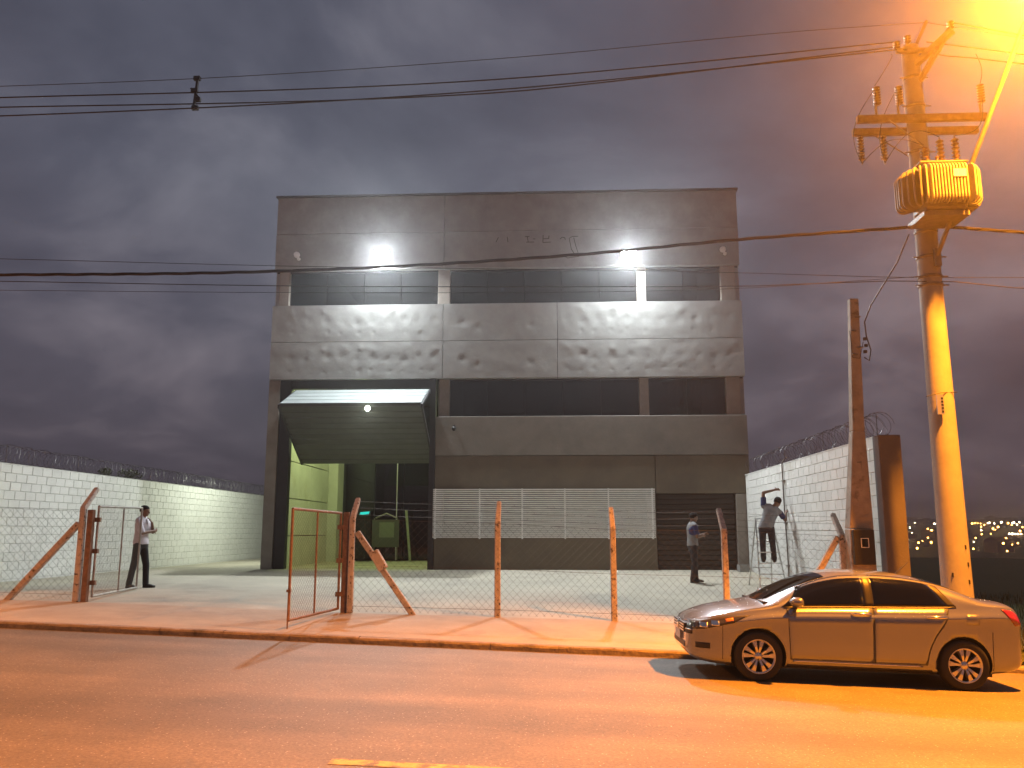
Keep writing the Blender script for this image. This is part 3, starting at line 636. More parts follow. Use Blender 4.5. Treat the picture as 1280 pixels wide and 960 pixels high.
# right run
fr = thing('chain_link_fence', (.8, FY, ground_z(.8, FY)), 'chain link fence with bent concrete posts in front of the yard', 'fence')
px = [(-3.56, 2.30), (-.96, 2.23), (1.065, 2.12), (3.0, 2.10), (5.02, 2.01)]
for x_, tp in px: post(fr, x_, FY, tp)
ztop = lambda x_: float(np.interp(x_, [p[0] for p in px], [p[1] for p in px]))
chain(fr, (-3.50, FY - .06), (5.5, FY - .06), lambda u: ground_z(lerp(-3.5, 5.5, u), FY) + .03, lambda u: ztop(lerp(-3.5, 5.5, u)) - .38)
for hz_ in (.06, .5, 1.0):
    mb = MB(); mb.tube([(x_, FY - .058, lerp(ground_z(x_, FY) + .03, ztop(x_) - .38, hz_)) for x_ in np.linspace(-3.5, 5.5, 19)], .0035, 4); mb.build('line_wire', 'wire', fr)
barbed(fr, (-3.56, 0), (5.02, 0), lambda u: ztop(lerp(-3.56, 5.02, u)), 0)
MB().bar((-3.47, FY, 1.70), (-2.40, FY, ground_z(-2.4, FY) - .06), .10, .10, up=(0, 1, 0)).build('brace', 'post', fr, bevel=.01)
MB().bar((-3.16, FY - .02, 1.36), (-2.97, FY - .02, 1.05), .16, .17, up=(0, 1, 0)).build('brace_collar', 'post', fr, bevel=.01)
MB().bar((4.95, FY, 1.62), (4.0, FY, ground_z(4.0, FY) - .06), .10, .10, up=(0, 1, 0)).build('brace', 'post', fr, bevel=.01)
# left run
fl = thing('chain_link_fence', (-10.4, FY, ground_z(-10.4, FY)), 'chain link fence with one braced post at the far left', 'fence')
post(fl, -8.50, FY, 2.50); post(fl, -12.2, FY, 2.62)
chain(fl, (-12.2, FY - .06), (-8.56, FY - .06), lambda u: ground_z(lerp(-12.2, -8.56, u), FY) + .03, lambda u: lerp(2.22, 2.10, u))
for hz_ in (.06, 1.0): MB().tube([(-12.2, FY - .058, lerp(ground_z(-12.2, FY) + .03, 2.22, hz_)), (-8.56, FY - .058, lerp(ground_z(-8.56, FY) + .03, 2.10, hz_))], .0035, 4).build('line_wire', 'wire', fl)
MB().bar((-8.56, FY, 1.86), (-9.80, FY, ground_z(-9.8, FY) - .06), .10, .10, up=(0, 1, 0)).build('brace', 'post', fl, bevel=.01)
# gates
def gate(P, Q, b0, b1, t0, t1, label, m, mid, rod=None, hinge_post=None):
    t = thing('mesh_gate', (P[0], P[1], b0), label, 'gate')
    bp = lambda u: (lerp(P[0], Q[0], u), lerp(P[1], Q[1], u), lerp(b0, b1, u)); tp = lambda u: (lerp(P[0], Q[0], u), lerp(P[1], Q[1], u), lerp(t0, t1, u))
    MB().tube([bp(0), bp(1)], .022, 8).build('bottom_rail', m, t); MB().tube([tp(0), tp(1)], .022, 8).build('top_rail', m, t)
    for u in (0, mid, 1): MB().tube([bp(u), tp(u)], .022 if u in (0, 1) else .016, 8).build('stile', m, t)
    chain(t, P, Q, lambda u: lerp(b0, b1, u) + .02, lambda u: lerp(t0, t1, u) - .02, r=.0015, pitch=.075)
    for k in range(3):
        u = lerp(.15, .85, k / 2); z = lerp(b0, t0, u); MB().box(P[0] - .05, P[0] + .05, P[1] - .03, P[1] + .03, z - .04, z + .04).build('hinge', 'rust', t)
    if rod: MB().tube([(Q[0], Q[1] - .03, rod[0]), (Q[0], Q[1] - .03, rod[1])], .012, 6).build('drop_rod', m, t); MB().box(Q[0] - .03, Q[0] + .03, Q[1] - .05, Q[1] + .01, rod[1] - .04, rod[1]).build('rod_guide', m, t)
    if hinge_post:
        x_, y_, z1 = hinge_post; MB().bar((x_, y_, ground_z(x_, y_) - .1), (x_, y_, z1), .10, .10, up=(0, 1, 0)).build('hinge_post', 'rust', t, bevel=.006)
    return t
gate((-8.27, 15.3), (-8.66, 17.75), .56, .56, 2.16, 2.20, 'grey mesh gate leaf opened inward in front of the man in a white shirt', 'gategrey', .55, hinge_post=(-8.36, 15.22, 2.10))
gate((-3.75, 15.12), (-3.95, 12.92), .38, .40, 2.03, 2.05, 'rusty mesh gate leaf opened outward over the pavement beside the leaning brace', 'rust', .52, rod=(.28, .85), hinge_post=(-3.67, 15.22, 2.05))

# ================================================================== street pole, transformer, lamp
PX, PY = 5.995, 13.2
pz = ground_z(PX, PY)
up_ = thing('utility_pole', (PX, PY, pz), 'tall round concrete utility pole carrying a transformer beside the parked car', 'utility pole')
def pr(z): return lerp(.222, .135, (z - pz) / 9.6)
MB().lathe([(pr(z), z) for z in np.linspace(pz - .3, 9.62, 24)] + [(0, 9.63)], (PX, PY, 0), 'z', 28).build('shaft', 'polec', up_)
for z in (5.98, 5.66, 5.52, 6.40, 6.58, 7.75, 8.55, 9.05): MB().lathe([(pr(z) + .003, -.025), (pr(z) + .014, -.02), (pr(z) + .014, .02), (pr(z) + .003, .025)], (PX, PY, z), 'z', 22).build('clamp_band', 'steel', up_)
for z in (5.98, 5.66, 5.52, 7.75, 8.55, 9.05):
    MB().tube([(PX - pr(z) - .09, PY - .05, z), (PX + pr(z) + .09, PY - .05, z)], .012, 6).build('clamp_bolt', 'steel', up_)
for (xx, yy) in ((4.96, 12.98), (5.05, 13.44)):
    MB().box(xx, xx + 2.04, yy - .045, yy + .045, 8.19, 8.31).build('crossarm', 'wood', up_, bevel=.008)
for yy in (12.93, 13.49): MB().tube([(PX - .55, yy, 8.2), (PX - .02, yy + (.05 if yy < PY else -.05), 7.78)], .014, 5).build('arm_brace', 'steel', up_)
def insul(mb, c, h, r, n=7, up=1):
    pf = [(0, 0), (r * .5, 0)]
    for k in range(n): z = h * (k + .5) / n; pf += [(r * .55, z - h * .35 / n), (r, z - h * .05 / n), (r, z + h * .05 / n), (r * .55, z + h * .3 / n)]
    pf += [(r * .5, h), (0, h)]; mb.lathe([(a, b * up) for a, b in pf], c, 'z', 12)
for (xx, yy) in ((5.28, 12.98), (5.63, 12.98), (6.92, 12.98)):
    MB().tube([(xx, yy, 8.31), (xx - .015, yy - .02, 8.44), (xx + .01, yy - .02, 8.5)], .022, 6).build('insulator_pin', 'steel', up_)
    mb = MB(); insul(mb, (xx + .02, yy - .02, 8.48), .32, .062); mb.build('insulator', 'porc', up_)
for (xx, yy) in ((5.17, 13.44), (5.54, 13.44)):
    mb = MB(); insul(mb, (xx, yy, 8.17), .42, .058, 8, -1); mb.build('insulator', 'porc', up_); MB().tube([(xx, yy, 8.19), (xx, yy, 7.68)], .014, 5).build('fuse_rod', 'steel', up_)
# bracket for the top conductors
MB().bar((PX + .06, PY - .1, 8.95), (PX + .42, PY - .5, 9.62), .07, .07).build('top_bracket', 'steel', up_); MB().bar((PX + .02, PY - .1, 9.25), (PX + .46, PY - .52, 9.6), .10, .09).build('top_bracket', 'steel', up_)
MB().bar((PX + .05, PY, 9.55), (PX + .30, PY - .02, 10.08), .05, .05).build('top_bracket', 'steel', up_); MB().bar((PX - .30, PY - .16, 9.47), (PX + .42, PY - .16, 9.47), .06, .07).build('top_bracket', 'steel', up_)
for (xx, yy, zz) in ((PX - .28, PY - .16, 9.5), (PX + .44, PY - .5, 9.62), (PX - .1, PY - .16, 9.6)):
    mb = MB(); insul(mb, (xx, yy, zz), .14, .06, 3); mb.build('insulator', 'porc', up_)
MB().box(PX - .16, PX - .06, PY - .225, PY - .205, 3.45, 3.75).build('number_tag', 'alu', up_)
for k in range(5): MB().box(PX - .10 + .003, PX - .065, PY - .2285, PY - .2255, 3.48 + k * .05, 3.51 + k * .05).build('tag_mark', 'black', up_)
MB().tube([(PX - .26, PY - .1, 3.74), (PX - .1, PY - .22, 3.78), (PX + .16, PY - .14, 3.80), (PX + .25, PY - .02, 3.82)], .006, 5).build('tag_wire', 'cable', up_)
for (a, z) in ((-2.2, 1.05), (-1.1, .95), (-1.05, 1.2), (-1.15, 1.45)): MB().box(PX + pr(z) * math.cos(a) - .012, PX + pr(z) * math.cos(a) + .012, PY + pr(z) * math.sin(a) - .006, PY + pr(z) * math.sin(a) + .004, z, z + .06).build('staple', 'black', up_)
# transformer
tr = thing('transformer', (5.98, 12.62, 6.42), 'pale finned pole transformer bolted to the utility pole', 'transformer')
TZ0, TZ1 = 6.52, 7.20
MB().box(5.66, 6.30, 12.40, 12.84, 6.50, 7.22).build('tank', 'trafo', tr, bevel=.03); MB().box(5.62, 6.34, 12.36, 12.88, 7.22, 7.25).build('lid', 'trafo', tr, bevel=.006)
MB().box(5.64, 6.32, 12.42, 13.02, 6.40, 6.47).build('platform', 'steel', tr); MB().box(5.70, 6.26, 12.45, 12.80, 6.472, 6.50).build('skid', 'trafo', tr)
for zz in (6.6, 7.1): MB().box(PX - .12, PX + .12, 12.84, 13.09, zz, zz + .08).build('hanger', 'steel', tr)
def fin(p, d, depth, z0, z1, wd=.026):
    """one pressed radiator fin: rounded plate standing off the tank along d"""
    sd = Vector((-d[1], d[0])); P = Vector(p); D = Vector(d); rad = .11; prof = [(0, z0 + .04)]
    for k in range(5): a = -math.pi / 2 + k / 4 * math.pi / 2; prof.append((depth - rad + rad * math.cos(a), z0 + rad + rad * math.sin(a)))
    for k in range(5): a = k / 4 * math.pi / 2; prof.append((depth - rad + rad * math.cos(a), z1 - rad + rad * math.sin(a)))
    prof.append((0, z1 - .04)); vs = []
    for s_ in (-1, 1):
        for a, z in prof: q = P + D * a + sd * (s_ * wd / 2); vs.append((q.x, q.y, z))
    n = len(prof); fs = [tuple(range(n)), tuple(range(2 * n - 1, n - 1, -1))] + [(i, i + n, (i + 1) % n + n, (i + 1) % n) for i in range(n)]
    return MB().add(vs, fs).build('cooling_fin', 'trafo', tr, bevel=.006)
for k in range(12): fin((5.725 + k * .0467, 12.40), (0, -1), .17, 6.55, 7.19)
for k in range(5):
    a_ = R(12 + 17 * k); fin((5.665, 12.60 - .045 * k), (-math.cos(a_), -math.sin(a_)), .28 - .012 * k, 6.55, 7.16, .03); fin((6.295, 12.60 - .045 * k), (math.cos(a_), -math.sin(a_)), .28 - .012 * k, 6.55, 7.16, .03)
for k in range(3): fin((5.66, 12.64 + k * .075), (-1, 0), .28, 6.55, 7.15); fin((6.30, 12.64 + k * .075), (1, 0), .28, 6.55, 7.15)
MB().box(6.03, 6.22, 12.216, 12.226, 6.93, 7.05).build('rating_plate', 'white', tr)
for (xx, yy, h) in ((5.80, 12.6, .32), (6.05, 12.6, .44), (6.28, 12.6, .46)):
    mb = MB(); insul(mb, (xx, yy, 7.25), h, .062, 7); mb.build('bushing', 'porc', tr); MB().tube([(xx, yy, 7.25 + h), (xx, yy, 7.30 + h)], .012, 5).build('terminal', 'steel', tr)
for xx in (5.75, 5.9, 6.2): mb = MB(); insul(mb, (xx, 12.42, 7.25), .09, .035, 2); mb.build('low_bushing', 'porc', tr)
# jumper leads between line, arm and transformer
def arcpts(P, Q, sag, side=(0, 0), n=12):
    return [(lerp(P[0], Q[0], u) + side[0] * math.sin(math.pi * u), lerp(P[1], Q[1], u) + side[1] * math.sin(math.pi * u), lerp(P[2], Q[2], u) - sag * math.sin(math.pi * u)) for u in [k / n for k in range(n + 1)]]
for k, (P, Q, sg, sd, lb) in enumerate((((5.30, 12.96, 8.80), (5.17, 13.44, 7.70), .1, (-.28, -.1), 'leftmost thin jumper wire looping beside the crossarm ends'), ((5.65, 12.96, 8.80), (5.54, 13.44, 7.70), .05, (-.18, 0), 'thin jumper wire looping past the second insulator'),
        ((5.17, 13.44, 7.70), (5.80, 12.6, 7.60), -.25, (0, 0), 'thin jumper wire from the hanging fuse to the transformer'), ((5.54, 13.44, 7.70), (6.05, 12.6, 7.74), -.3, (0, 0), 'thin jumper wire crossing in front of the pole'),
        ((6.94, 12.96, 8.80), (6.28, 12.6, 7.76), .25, (.18, 0), 'thin jumper wire hanging right of the pole'), ((5.28, 12.96, 8.82), (5.62, 13.04, 9.42), -.15, (.12, 0), 'thin jumper wire rising left of the pole top'), ((6.94, 12.96, 8.8), (7.0, 13.1, 9.42), 0, (.06, 0), 'thin jumper wire rising right of the pole top'))):
    tag(MB().tube(arcpts(P, Q, sg, sd), .007, 5).build('jumper_wire', 'cable'), lb, 'wire', 'jumper wires around the transformer')
# street lamp on its long arm
LP = Vector((6.84, 11.15, 9.07))
sl = thing('street_lamp', (6.04, 13.0, 5.97), 'lit orange street lamp on a long slanted arm over the road', 'street lamp')
AB = Vector((6.04, 12.99, 5.95)); AD = (LP - AB).normalized()
MB().tube([AB, AB + AD * .2, LP - AD * .1 + Vector((0, 0, .05)), LP + Vector((0, .1, .14))], [.036, .036, .030, .028], 10).build('arm', 'steel', sl)
MB().box(5.99, 6.09, 12.96, 13.02, 5.78, 6.06).build('arm_base', 'steel', sl)
hd = MB()
def hp(u, v):
    a = u * math.pi * 2; s_ = v; yy = lerp(.14, -.62, v); r_ = (.06 + .12 * math.sin(min(1, v * 1.25) * math.pi * .62)) * (1 if v < .98 else .2)
    return (LP.x + r_ * math.cos(a), LP.y + yy + .02, LP.z + .13 + .10 * v + r_ * .6 * max(-.15, math.sin(a)))
hd.grid(hp, 18, 12); hd.build('head', 'steel', sl)
lb_ = MB(); lb_.grid(lambda u, v: (LP.x + .13 * math.cos(u * 2 * math.pi) * math.sin(v * math.pi / 2), LP.y - .30 + .2 * math.sin(u * 2 * math.pi) * math.sin(v * math.pi / 2), LP.z + .15 - .03 * math.cos(v * math.pi / 2)), 18, 6); lb_.build('lens', 'sodlens', sl)
so = bpy.data.lights.new('sodium_light', 'SPOT'); so.energy = SODIUM_W * 4; so.color = SODIUM; so.shadow_soft_size = .12; so.spot_size = R(168); so.spot_blend = .8
sob = bpy.data.objects.new('sodium_light', so); COL.objects.link(sob); sob.parent = sl; sob.location = Vector((LP.x, LP.y - .22, LP.z + .0)) - Vector(sl.location); sob.rotation_euler = (R(-35), 0, 0)

# ================================================================== wires
def wirepts(ctrl, n=40):
    xs_ = [c[0] for c in ctrl]; X = np.linspace(xs_[0], xs_[-1], n)
    h = np.diff(xs_); y_ = np.array([c[2] for c in ctrl]); d = np.diff(y_) / h; mm = np.gradient(y_, xs_)
    outp = []
    for q in X:
        i = min(len(h) - 1, max(0, int(np.searchsorted(xs_, q) - 1))); t_ = (q - xs_[i]) / h[i]
        z = (2 * t_ ** 3 - 3 * t_ ** 2 + 1) * y_[i] + (t_ ** 3 - 2 * t_ ** 2 + t_) * h[i] * mm[i] + (-2 * t_ ** 3 + 3 * t_ ** 2) * y_[i + 1] + (t_ ** 3 - t_ ** 2) * h[i] * mm[i + 1]
        outp.append((q, np.interp(q, xs_, [c[1] for c in ctrl]), float(z)))
    return outp
W = 13.2
def line(name, ctrl, r, label, cat='power line', m='cable', n=60, seg=6):
    o = MB().tube(wirepts(ctrl, n), r, seg).build(name, m); return tag(o, label, cat, 'overhead lines along the street')
line('power_line', [(-34, W, 9.9), (-20, W, 9.35), (-9.52, W, 9.33), (-5.985, W, 9.385), (-.613, W, 9.625), (4.75, W, 10.0), (6.3, W, 10.07)], .006, 'topmost thin steel messenger wire left of the pole')
line('power_line', [(-34, W, 9.6), (-20, W, 9.2), (-9.5, W, 9.118), (-.613, W, 9.243), (5.85, W, 9.735)], .0115, 'uppermost of three thick overhead cables left of the pole')
line('power_line', [(-34, W, 9.4), (-20, W, 9.05), (-9.48, W, 8.938), (-.613, W + .1, 9.055), (5.70, W - .1, 9.579)], .0115, 'middle of three thick overhead cables left of the pole')
line('power_line', [(-34, W, 9.2), (-20, W, 8.9), (-9.46, W, 8.774), (-.613, W - .1, 9.0), (5.695, W - .2, 9.47)], .0115, 'lowest of three thick overhead cables left of the pole')
line('power_line', [(6.3, W, 10.07), (7.86, W, 9.734), (14, W, 9.0), (30, W, 8.4)], .006, 'thin messenger wire leaving the pole top to the right')
line('power_line', [(6.43, W - .5, 9.75), (7.84, W - .3, 9.56), (14, W, 8.9), (30, W, 8.2)], .0115, 'uppermost thick cable leaving the pole to the right')
line('power_line', [(6.2, W - .16, 9.62), (7.83, W, 9.447), (14, W, 8.7), (30, W, 8.0)], .0115, 'middle thick cable leaving the pole to the right')
line('power_line', [(5.8, W - .2, 9.47), (6.54, W, 9.455), (7.81, W, 9.276), (14, W, 8.5), (30, W, 7.8)], .0115, 'lowest thick cable leaving the pole to the right')
# twisted low voltage bundle
def bundle(ctrl, label, side):
    t = thing('cable_bundle', ctrl[0] if side < 0 else ctrl[0], label, 'cable', 'twisted cable bundles along the street'); base = wirepts(ctrl, 300)
    for k in range(3):
        pts = [(p[0], p[1] + .016 * math.sin(i * .42 + k * 2.09), p[2] + .016 * math.cos(i * .42 + k * 2.09)) for i, p in enumerate(base)]
        MB().tube(pts, .0125, 5).build('strand', 'cable', t)
bundle([(-30, W - .2, 6.8), (-18, W - .2, 6.05), (-9.15, W - .2, 5.86), (-4.55, W - .2, 5.85), (.42, W - .2, 6.055), (3.06, W - .2, 6.27), (5.72, W - .16, 6.44)], 'thick twisted cable bundle crossing in front of the warehouse', -1)
bundle([(6.2, W - .16, 6.44), (7.5, W - .2, 6.30), (12, W - .2, 5.95), (28, W - .2, 5.4)], 'thick twisted cable bundle leaving the pole to the right', 1)
line('telephone_line', [(-34, W + .25, 6.9), (-9.19, W + .25, 6.28), (-4.56, W + .25, 6.09), (3.04, W + .25, 5.86), (6.0, W + .2, 5.72), (7.44, W + .2, 5.70), (24, W + .2, 5.2)], .005, 'uppermost thin telephone wire across the window band', 'telephone line')
line('telephone_line', [(-34, W + .2, 6.6), (-9.14, W + .2, 5.87), (-4.55, W + .2, 5.73), (3.02, W + .2, 5.61), (6.0, W - .2, 5.56), (7.42, W + .1, 5.49), (24, W + .2, 4.9)], .007, 'middle telephone wire clamped to the lit pole', 'telephone line')
line('telephone_line', [(-34, W + .15, 6.2), (-9.13, W + .15, 5.70), (-4.54, W + .15, 5.60), (3.0, W + .15, 5.56), (6.0, W - .18, 5.64)], .004, 'lowest thin telephone wire across the window band', 'telephone line')
# spacer on the three cables
t = thing('cable_spacer', (-6.04, W, 8.82), 'black spacer holding the overhead cables apart above the left yard', 'cable spacer')
MB().bar((-6.06, W, 8.80), (-6.02, W, 9.40), .05, .035).build('rod', 'cable', t)
for zz, xo in ((8.84, .0), (8.99, .03), (9.16, -.03), (9.385, 0)): MB().box(-6.09 + xo, -5.98 + xo, W - .03, W + .03, zz - .035, zz + .035).build('clip', 'cable', t)
MB().bar((-6.13, W, 9.20), (-6.04, W, 9.10), .04, .03).build('clip_arm', 'cable', t); MB().bar((-6.04, W, 9.10), (-5.96, W, 9.0), .04, .03).build('clip_arm', 'cable', t)
# ================================================================== service pole with meter
SX, SY = 5.24, 14.95; sz = ground_z(SX, SY)
sp = thing('service_pole', (SX, SY, sz), 'slim tapered concrete service pole with a meter box at the wall end', 'pole')
def stage(x0, w0, z0, x1, w1, z1, d0, d1): return MB().bar((x0, SY, z0), (x1, SY, z1), w0, d0, up=(0, 1, 0), w1=w1, h1=d1)
stage(5.235, .41, sz - .1, 5.24, .40, 1.75, .30, .29).build('base', 'servpole', sp, bevel=.015)
stage(5.24, .395, 1.752, 5.318, .215, 3.42, .28, .2).build('shaft', 'servpole', sp, bevel=.012)
stage(5.318, .205, 3.422, 5.41, .15, 5.80, .2, .15).build('upper_shaft', 'servpole', sp, bevel=.012)
mbx = MB().box(5.055, 5.40, SY - .24, SY - .15, 1.16, 1.74).build('meter_box', 'meter', sp, bevel=.01)
wf = MB(); x0_, x1_, z0_, z1_ = 5.17, 5.30, 1.44, 1.60; yq = SY - .25
for bx in ((x0_, x1_, z1_ - .012, z1_), (x0_, x1_, z0_, z0_ + .012), (x0_, x0_ + .012, z0_ + .0121, z1_ - .0121), (x1_ - .012, x1_, z0_ + .0121, z1_ - .0121)): wf.box(bx[0], bx[1], yq, yq + .0095, bx[2], bx[3])
wf.build('window_frame', 'white', mbx); MB().box(x0_ + .013, x1_ - .013, yq + .004, yq + .0094, z0_ + .013, z1_ - .013).build('window_glass', 'carglass', mbx)
MB().bar((5.31, SY - .105, 2.9), (5.33, SY - .10, 1.76), .02, .02).build('conduit', 'steel', sp); MB().bar((5.24, SY - .108, 2.88), (5.32, SY - .106, 2.88), .02, .02).build('conduit', 'steel', sp)
for zz, xo in ((5.45, .09), (4.9, .1), (4.78, -.1), (5.2, -.09)): MB().tube([(5.39, SY - .08, zz), (5.39 + xo, SY - .12, zz)], .014, 5).build('hook', 'steel', sp)
tag(MB().tube([(5.50, SY - .1, 4.72), (5.58, SY - .1, 4.66), (5.62, SY - .1, 4.85), (5.56, SY - .1, 5.1), (5.54, SY - .12, 5.35), (5.62, SY - .25, 5.62), (5.68, 13.6, 6.05), (5.75, 13.25, 6.40)], .012, 6).build('service_cable', 'cable'), 'black service cable from the utility pole to the slim service pole', 'cable')
tag(MB().tube([(5.50, SY - .1, 5.0), (5.42, SY - .1, 4.7), (5.30, SY - .1, 4.72), (5.28, SY - .1, 5.2)], .006, 5).build('cable_loop', 'cable'), 'thin loop of cable tied to the slim service pole', 'cable')
for k, (xx, zz) in enumerate(((5.53, 5.05), (5.54, 4.93), (5.52, 4.82))): MB().box(xx - .025, xx + .025, SY - .13, SY - .08, zz - .025, zz + .025).build('splice', 'cable', sp)

# ================================================================== parked car
def pchip(xs_, ys_):
    xs_ = np.array(xs_, float); ys_ = np.array(ys_, float); h = np.diff(xs_); d = np.diff(ys_) / h; m_ = np.zeros(len(xs_))
    m_[0], m_[-1] = d[0], d[-1]
    for i in range(1, len(d)): m_[i] = 0 if d[i - 1] * d[i] <= 0 else (3 * (h[i] + h[i - 1])) / ((2 * h[i] + h[i - 1]) / d[i - 1] + (h[i] + 2 * h[i - 1]) / d[i])
    def f(q):
        q = min(xs_[-1], max(xs_[0], q)); i = min(len(h) - 1, max(0, int(np.searchsorted(xs_, q) - 1))); t_ = (q - xs_[i]) / h[i]
        return float((2 * t_ ** 3 - 3 * t_ ** 2 + 1) * ys_[i] + (t_ ** 3 - 2 * t_ ** 2 + t_) * h[i] * m_[i] + (-2 * t_ ** 3 + 3 * t_ ** 2) * ys_[i + 1] + (t_ ** 3 - t_ ** 2) * h[i] * m_[i + 1])
    return f
M['carpaint'] = mat('silver_grey_car_paint', (.255, .275, .32), .27, metal=.70, coat=1)
M['chrome'] = mat('chrome', (.75, .75, .74), .15, metal=1)
M['rubber'] = mat('tyre_rubber', (.018, .017, .016), .8, bump=.1, bscale=60)
M['rim'] = mat('alloy_rim', (.62, .61, .59), .32, metal=.8)
M['lampclr'] = mat('headlamp_clear', (.035, .034, .034), .10, coat=1)
M['redlens'] = mat('red_tail_lens', (.22, .012, .012), .2, coat=1)
M['plate'] = mat('number_plate_grey', (.45, .45, .44), .5)
CW = .8475
zt = pchip([0, .03, .08, .18, .40, .70, .95, 1.22, 1.50, 1.76, 2.02, 2.34, 2.66, 2.96, 3.24, 3.50, 3.70, 3.84, 4.00, 4.13, 4.20, 4.25], [.62, .675, .715, .765, .84, .905, .955, 1.095, 1.235, 1.335, 1.392, 1.412, 1.402, 1.365, 1.30, 1.215, 1.14, 1.10, 1.082, 1.07, 1.0, .90])
zb_ = pchip([0, .05, .15, .45, .9, 3.4, 3.85, 4.12, 4.21, 4.25], [.33, .255, .215, .185, .18, .185, .215, .26, .30, .36])
hw = pchip([0, .03, .09, .2, .38, .65, 1.0, 2.0, 3.3, 3.65, 3.92, 4.10, 4.20, 4.25], [.50, .60, .69, .765, .815, .84, CW, CW, CW, .835, .80, .74, .67, .58])
belt = pchip([0, .08, .2, .4, .7, 1.0, 1.5, 2.4, 3.2, 3.6, 3.88, 4.05, 4.17, 4.25], [.56, .65, .70, .765, .835, .885, .925, .955, .985, 1.01, 1.02, 1.005, .94, .82])
lowf = pchip([0, .05, .14, .32, .62, .82, .845, .87, .94, 1.0], [.90, .945, .966, .974, .985, .996, 1.0, .992, .955, .930])
def upf(u, s):
    hgt = zt(u) - belt(u); k = 2.3 + 5.0 * sstep(.08, .40, hgt); tum = .03 + .17 * sstep(.06, .40, hgt)
    return .930 * (1 - tum * s) * max(0, 1 - s ** k) ** (1 / 2.3)
def side_y(u, z):
    """half width of the body at station u and height z"""
    b, t_ = belt(u), zt(u)
    if z <= b: return hw(u) * lowf((z - zb_(u)) / (b - zb_(u)))
    return hw(u) * upf(u, min(1, (z - b) / (t_ - b)))
car = thing('parked_car', (2.50, 11.70, road_z(2.50)), 'silver grey four door sedan parked at the kerb facing left', 'car')
car.rotation_euler = (0, math.atan(SL), 0); car.scale = (.965, .965, .965)
OX = -.87
us = sorted(set([0, .008, .02, .035, .055, .08, .11, .15] + list(np.linspace(.2, 4.06, 84)) + [4.09, 4.12, 4.15, 4.175, 4.195, 4.215, 4.23, 4.242, 4.25]))
lows = [0, .02, .05, .09, .14, .22, .32, .42, .52, .62, .72, .80, .83, .845, .86, .88, .91, .95, 1.0]
upsx = [.06, .13, .2, .3, .4, .5, .6, .7, .78, .85, .9, .935, .96, .978, .99, .997]
def section(u):
    b, t_, o_ = belt(u), zt(u), zb_(u); p = [(0, o_), (hw(u) * .5, o_), (hw(u) * .82, o_ + .004)]
    p += [(hw(u) * lowf(s), lerp(o_, b, s)) for s in lows]; p += [(hw(u) * upf(u, s), lerp(b, t_, s)) for s in upsx]
    y_l = p[-1][0]; p += [(y_l * .66, lerp(p[-1][1], t_, .6)), (y_l * .33, lerp(p[-1][1], t_, .93)), (0, t_)]
    return p
bmx = bmesh.new(); rings = []
for u in us:
    p = section(u); ring = [bmx.verts.new((u + OX, -y, z)) for y, z in p] + [bmx.verts.new((u + OX, y, z)) for y, z in p[-2:0:-1]]
    rings.append(ring)
nr = len(rings[0])
for a, b in zip(rings, rings[1:]):
    for j in range(nr): f = bmx.faces.new((a[j], a[(j + 1) % nr], b[(j + 1) % nr], b[j])); f.smooth = True
bmx.faces.new(rings[0][::-1]); bmx.faces.new(rings[-1])
bmesh.ops.recalc_face_normals(bmx, faces=bmx.faces)
bme = bpy.data.meshes.new('body'); bmx.to_mesh(bme); bmx.free(); bme.materials.append(M['carpaint'])
bob = bpy.data.objects.new('body', bme); COL.objects.link(bob)
cut = []
for ax in (0.0, 2.55):
    for sgn in (-1, 1):
        c_ = MB(); n_ = 40
        c_.lathe([(0, -.5), (.345, -.5), (.345, .5), (0, .5)], (ax, 0, .305), 'y', n_, smooth=False)
        bmc = bmesh.new(); me_ = c_.mesh('cut'); bmc.from_mesh(me_); bmesh.ops.remove_doubles(bmc, verts=bmc.verts, dist=1e-5); bmesh.ops.recalc_face_normals(bmc, faces=bmc.faces); bmc.to_mesh(me_); bmc.free()
        me_.materials.append(M['black'])
        co_ = bpy.data.objects.new('cut', me_); COL.objects.link(co_); co_.location = (0, sgn * 1.07, 0); cut.append(co_)
        md = bob.modifiers.new('b', 'BOOLEAN'); md.operation = 'DIFFERENCE'; md.solver = 'EXACT'; md.object = co_
        try: md.material_mode = 'TRANSFER'
        except Exception: pass
dg = bpy.context.evaluated_depsgraph_get(); nm = bpy.data.meshes.new_from_object(bob.evaluated_get(dg))
bob.modifiers.clear(); bob.data = nm; nm.name = 'body'; bob.parent = car
for c_ in cut: bpy.data.objects.remove(c_)
def spatch(name, m, fl, fr_, fb, ft, off, parent, nu=16, nv=10, sides=(-1, 1), label=None):
    """patch on the body side between edge curves: left/right u(v), bottom/top z(u)"""
    res = []
    for sd in sides:
        mb = MB()
        def f(a, b):
            u0 = lerp(fl(b), fr_(b), a); z = lerp(fb(u0), ft(u0), b); u1 = lerp(fl(b), fr_(b), a); z = lerp(fb(u1), ft(u1), b)
            yp = (side_y(min(4.249, u1 + .004), z) - side_y(max(.001, u1 - .004), z)) / .008; nn = math.hypot(yp, 1)
            return (u1 + OX - yp / nn * off, sd * (side_y(u1, z) + off / nn), z)
        mb.grid(f, nu, nv, flip=sd > 0); o = mb.build(name, m, parent, local=True); res.append(o)
        s_ = o.modifiers.new('s', 'SOLIDIFY'); s_.thickness = .006; s_.offset = -1
    return res
K = lambda c: (lambda q: c)
gl_top = lambda u: belt(u) + .885 * (zt(u) - belt(u))
gl_bot = lambda u: belt(u) + .022
rear_edge = pchip([0, .25, .5, .75, 1.0], [2.96, 3.0, 3.08, 3.20, 3.26])
fd = spatch('door', 'carpaint', lambda b: 1.275 - .03 * b, K(2.315), K(.285), lambda u: belt(u) + .006, .003, car)
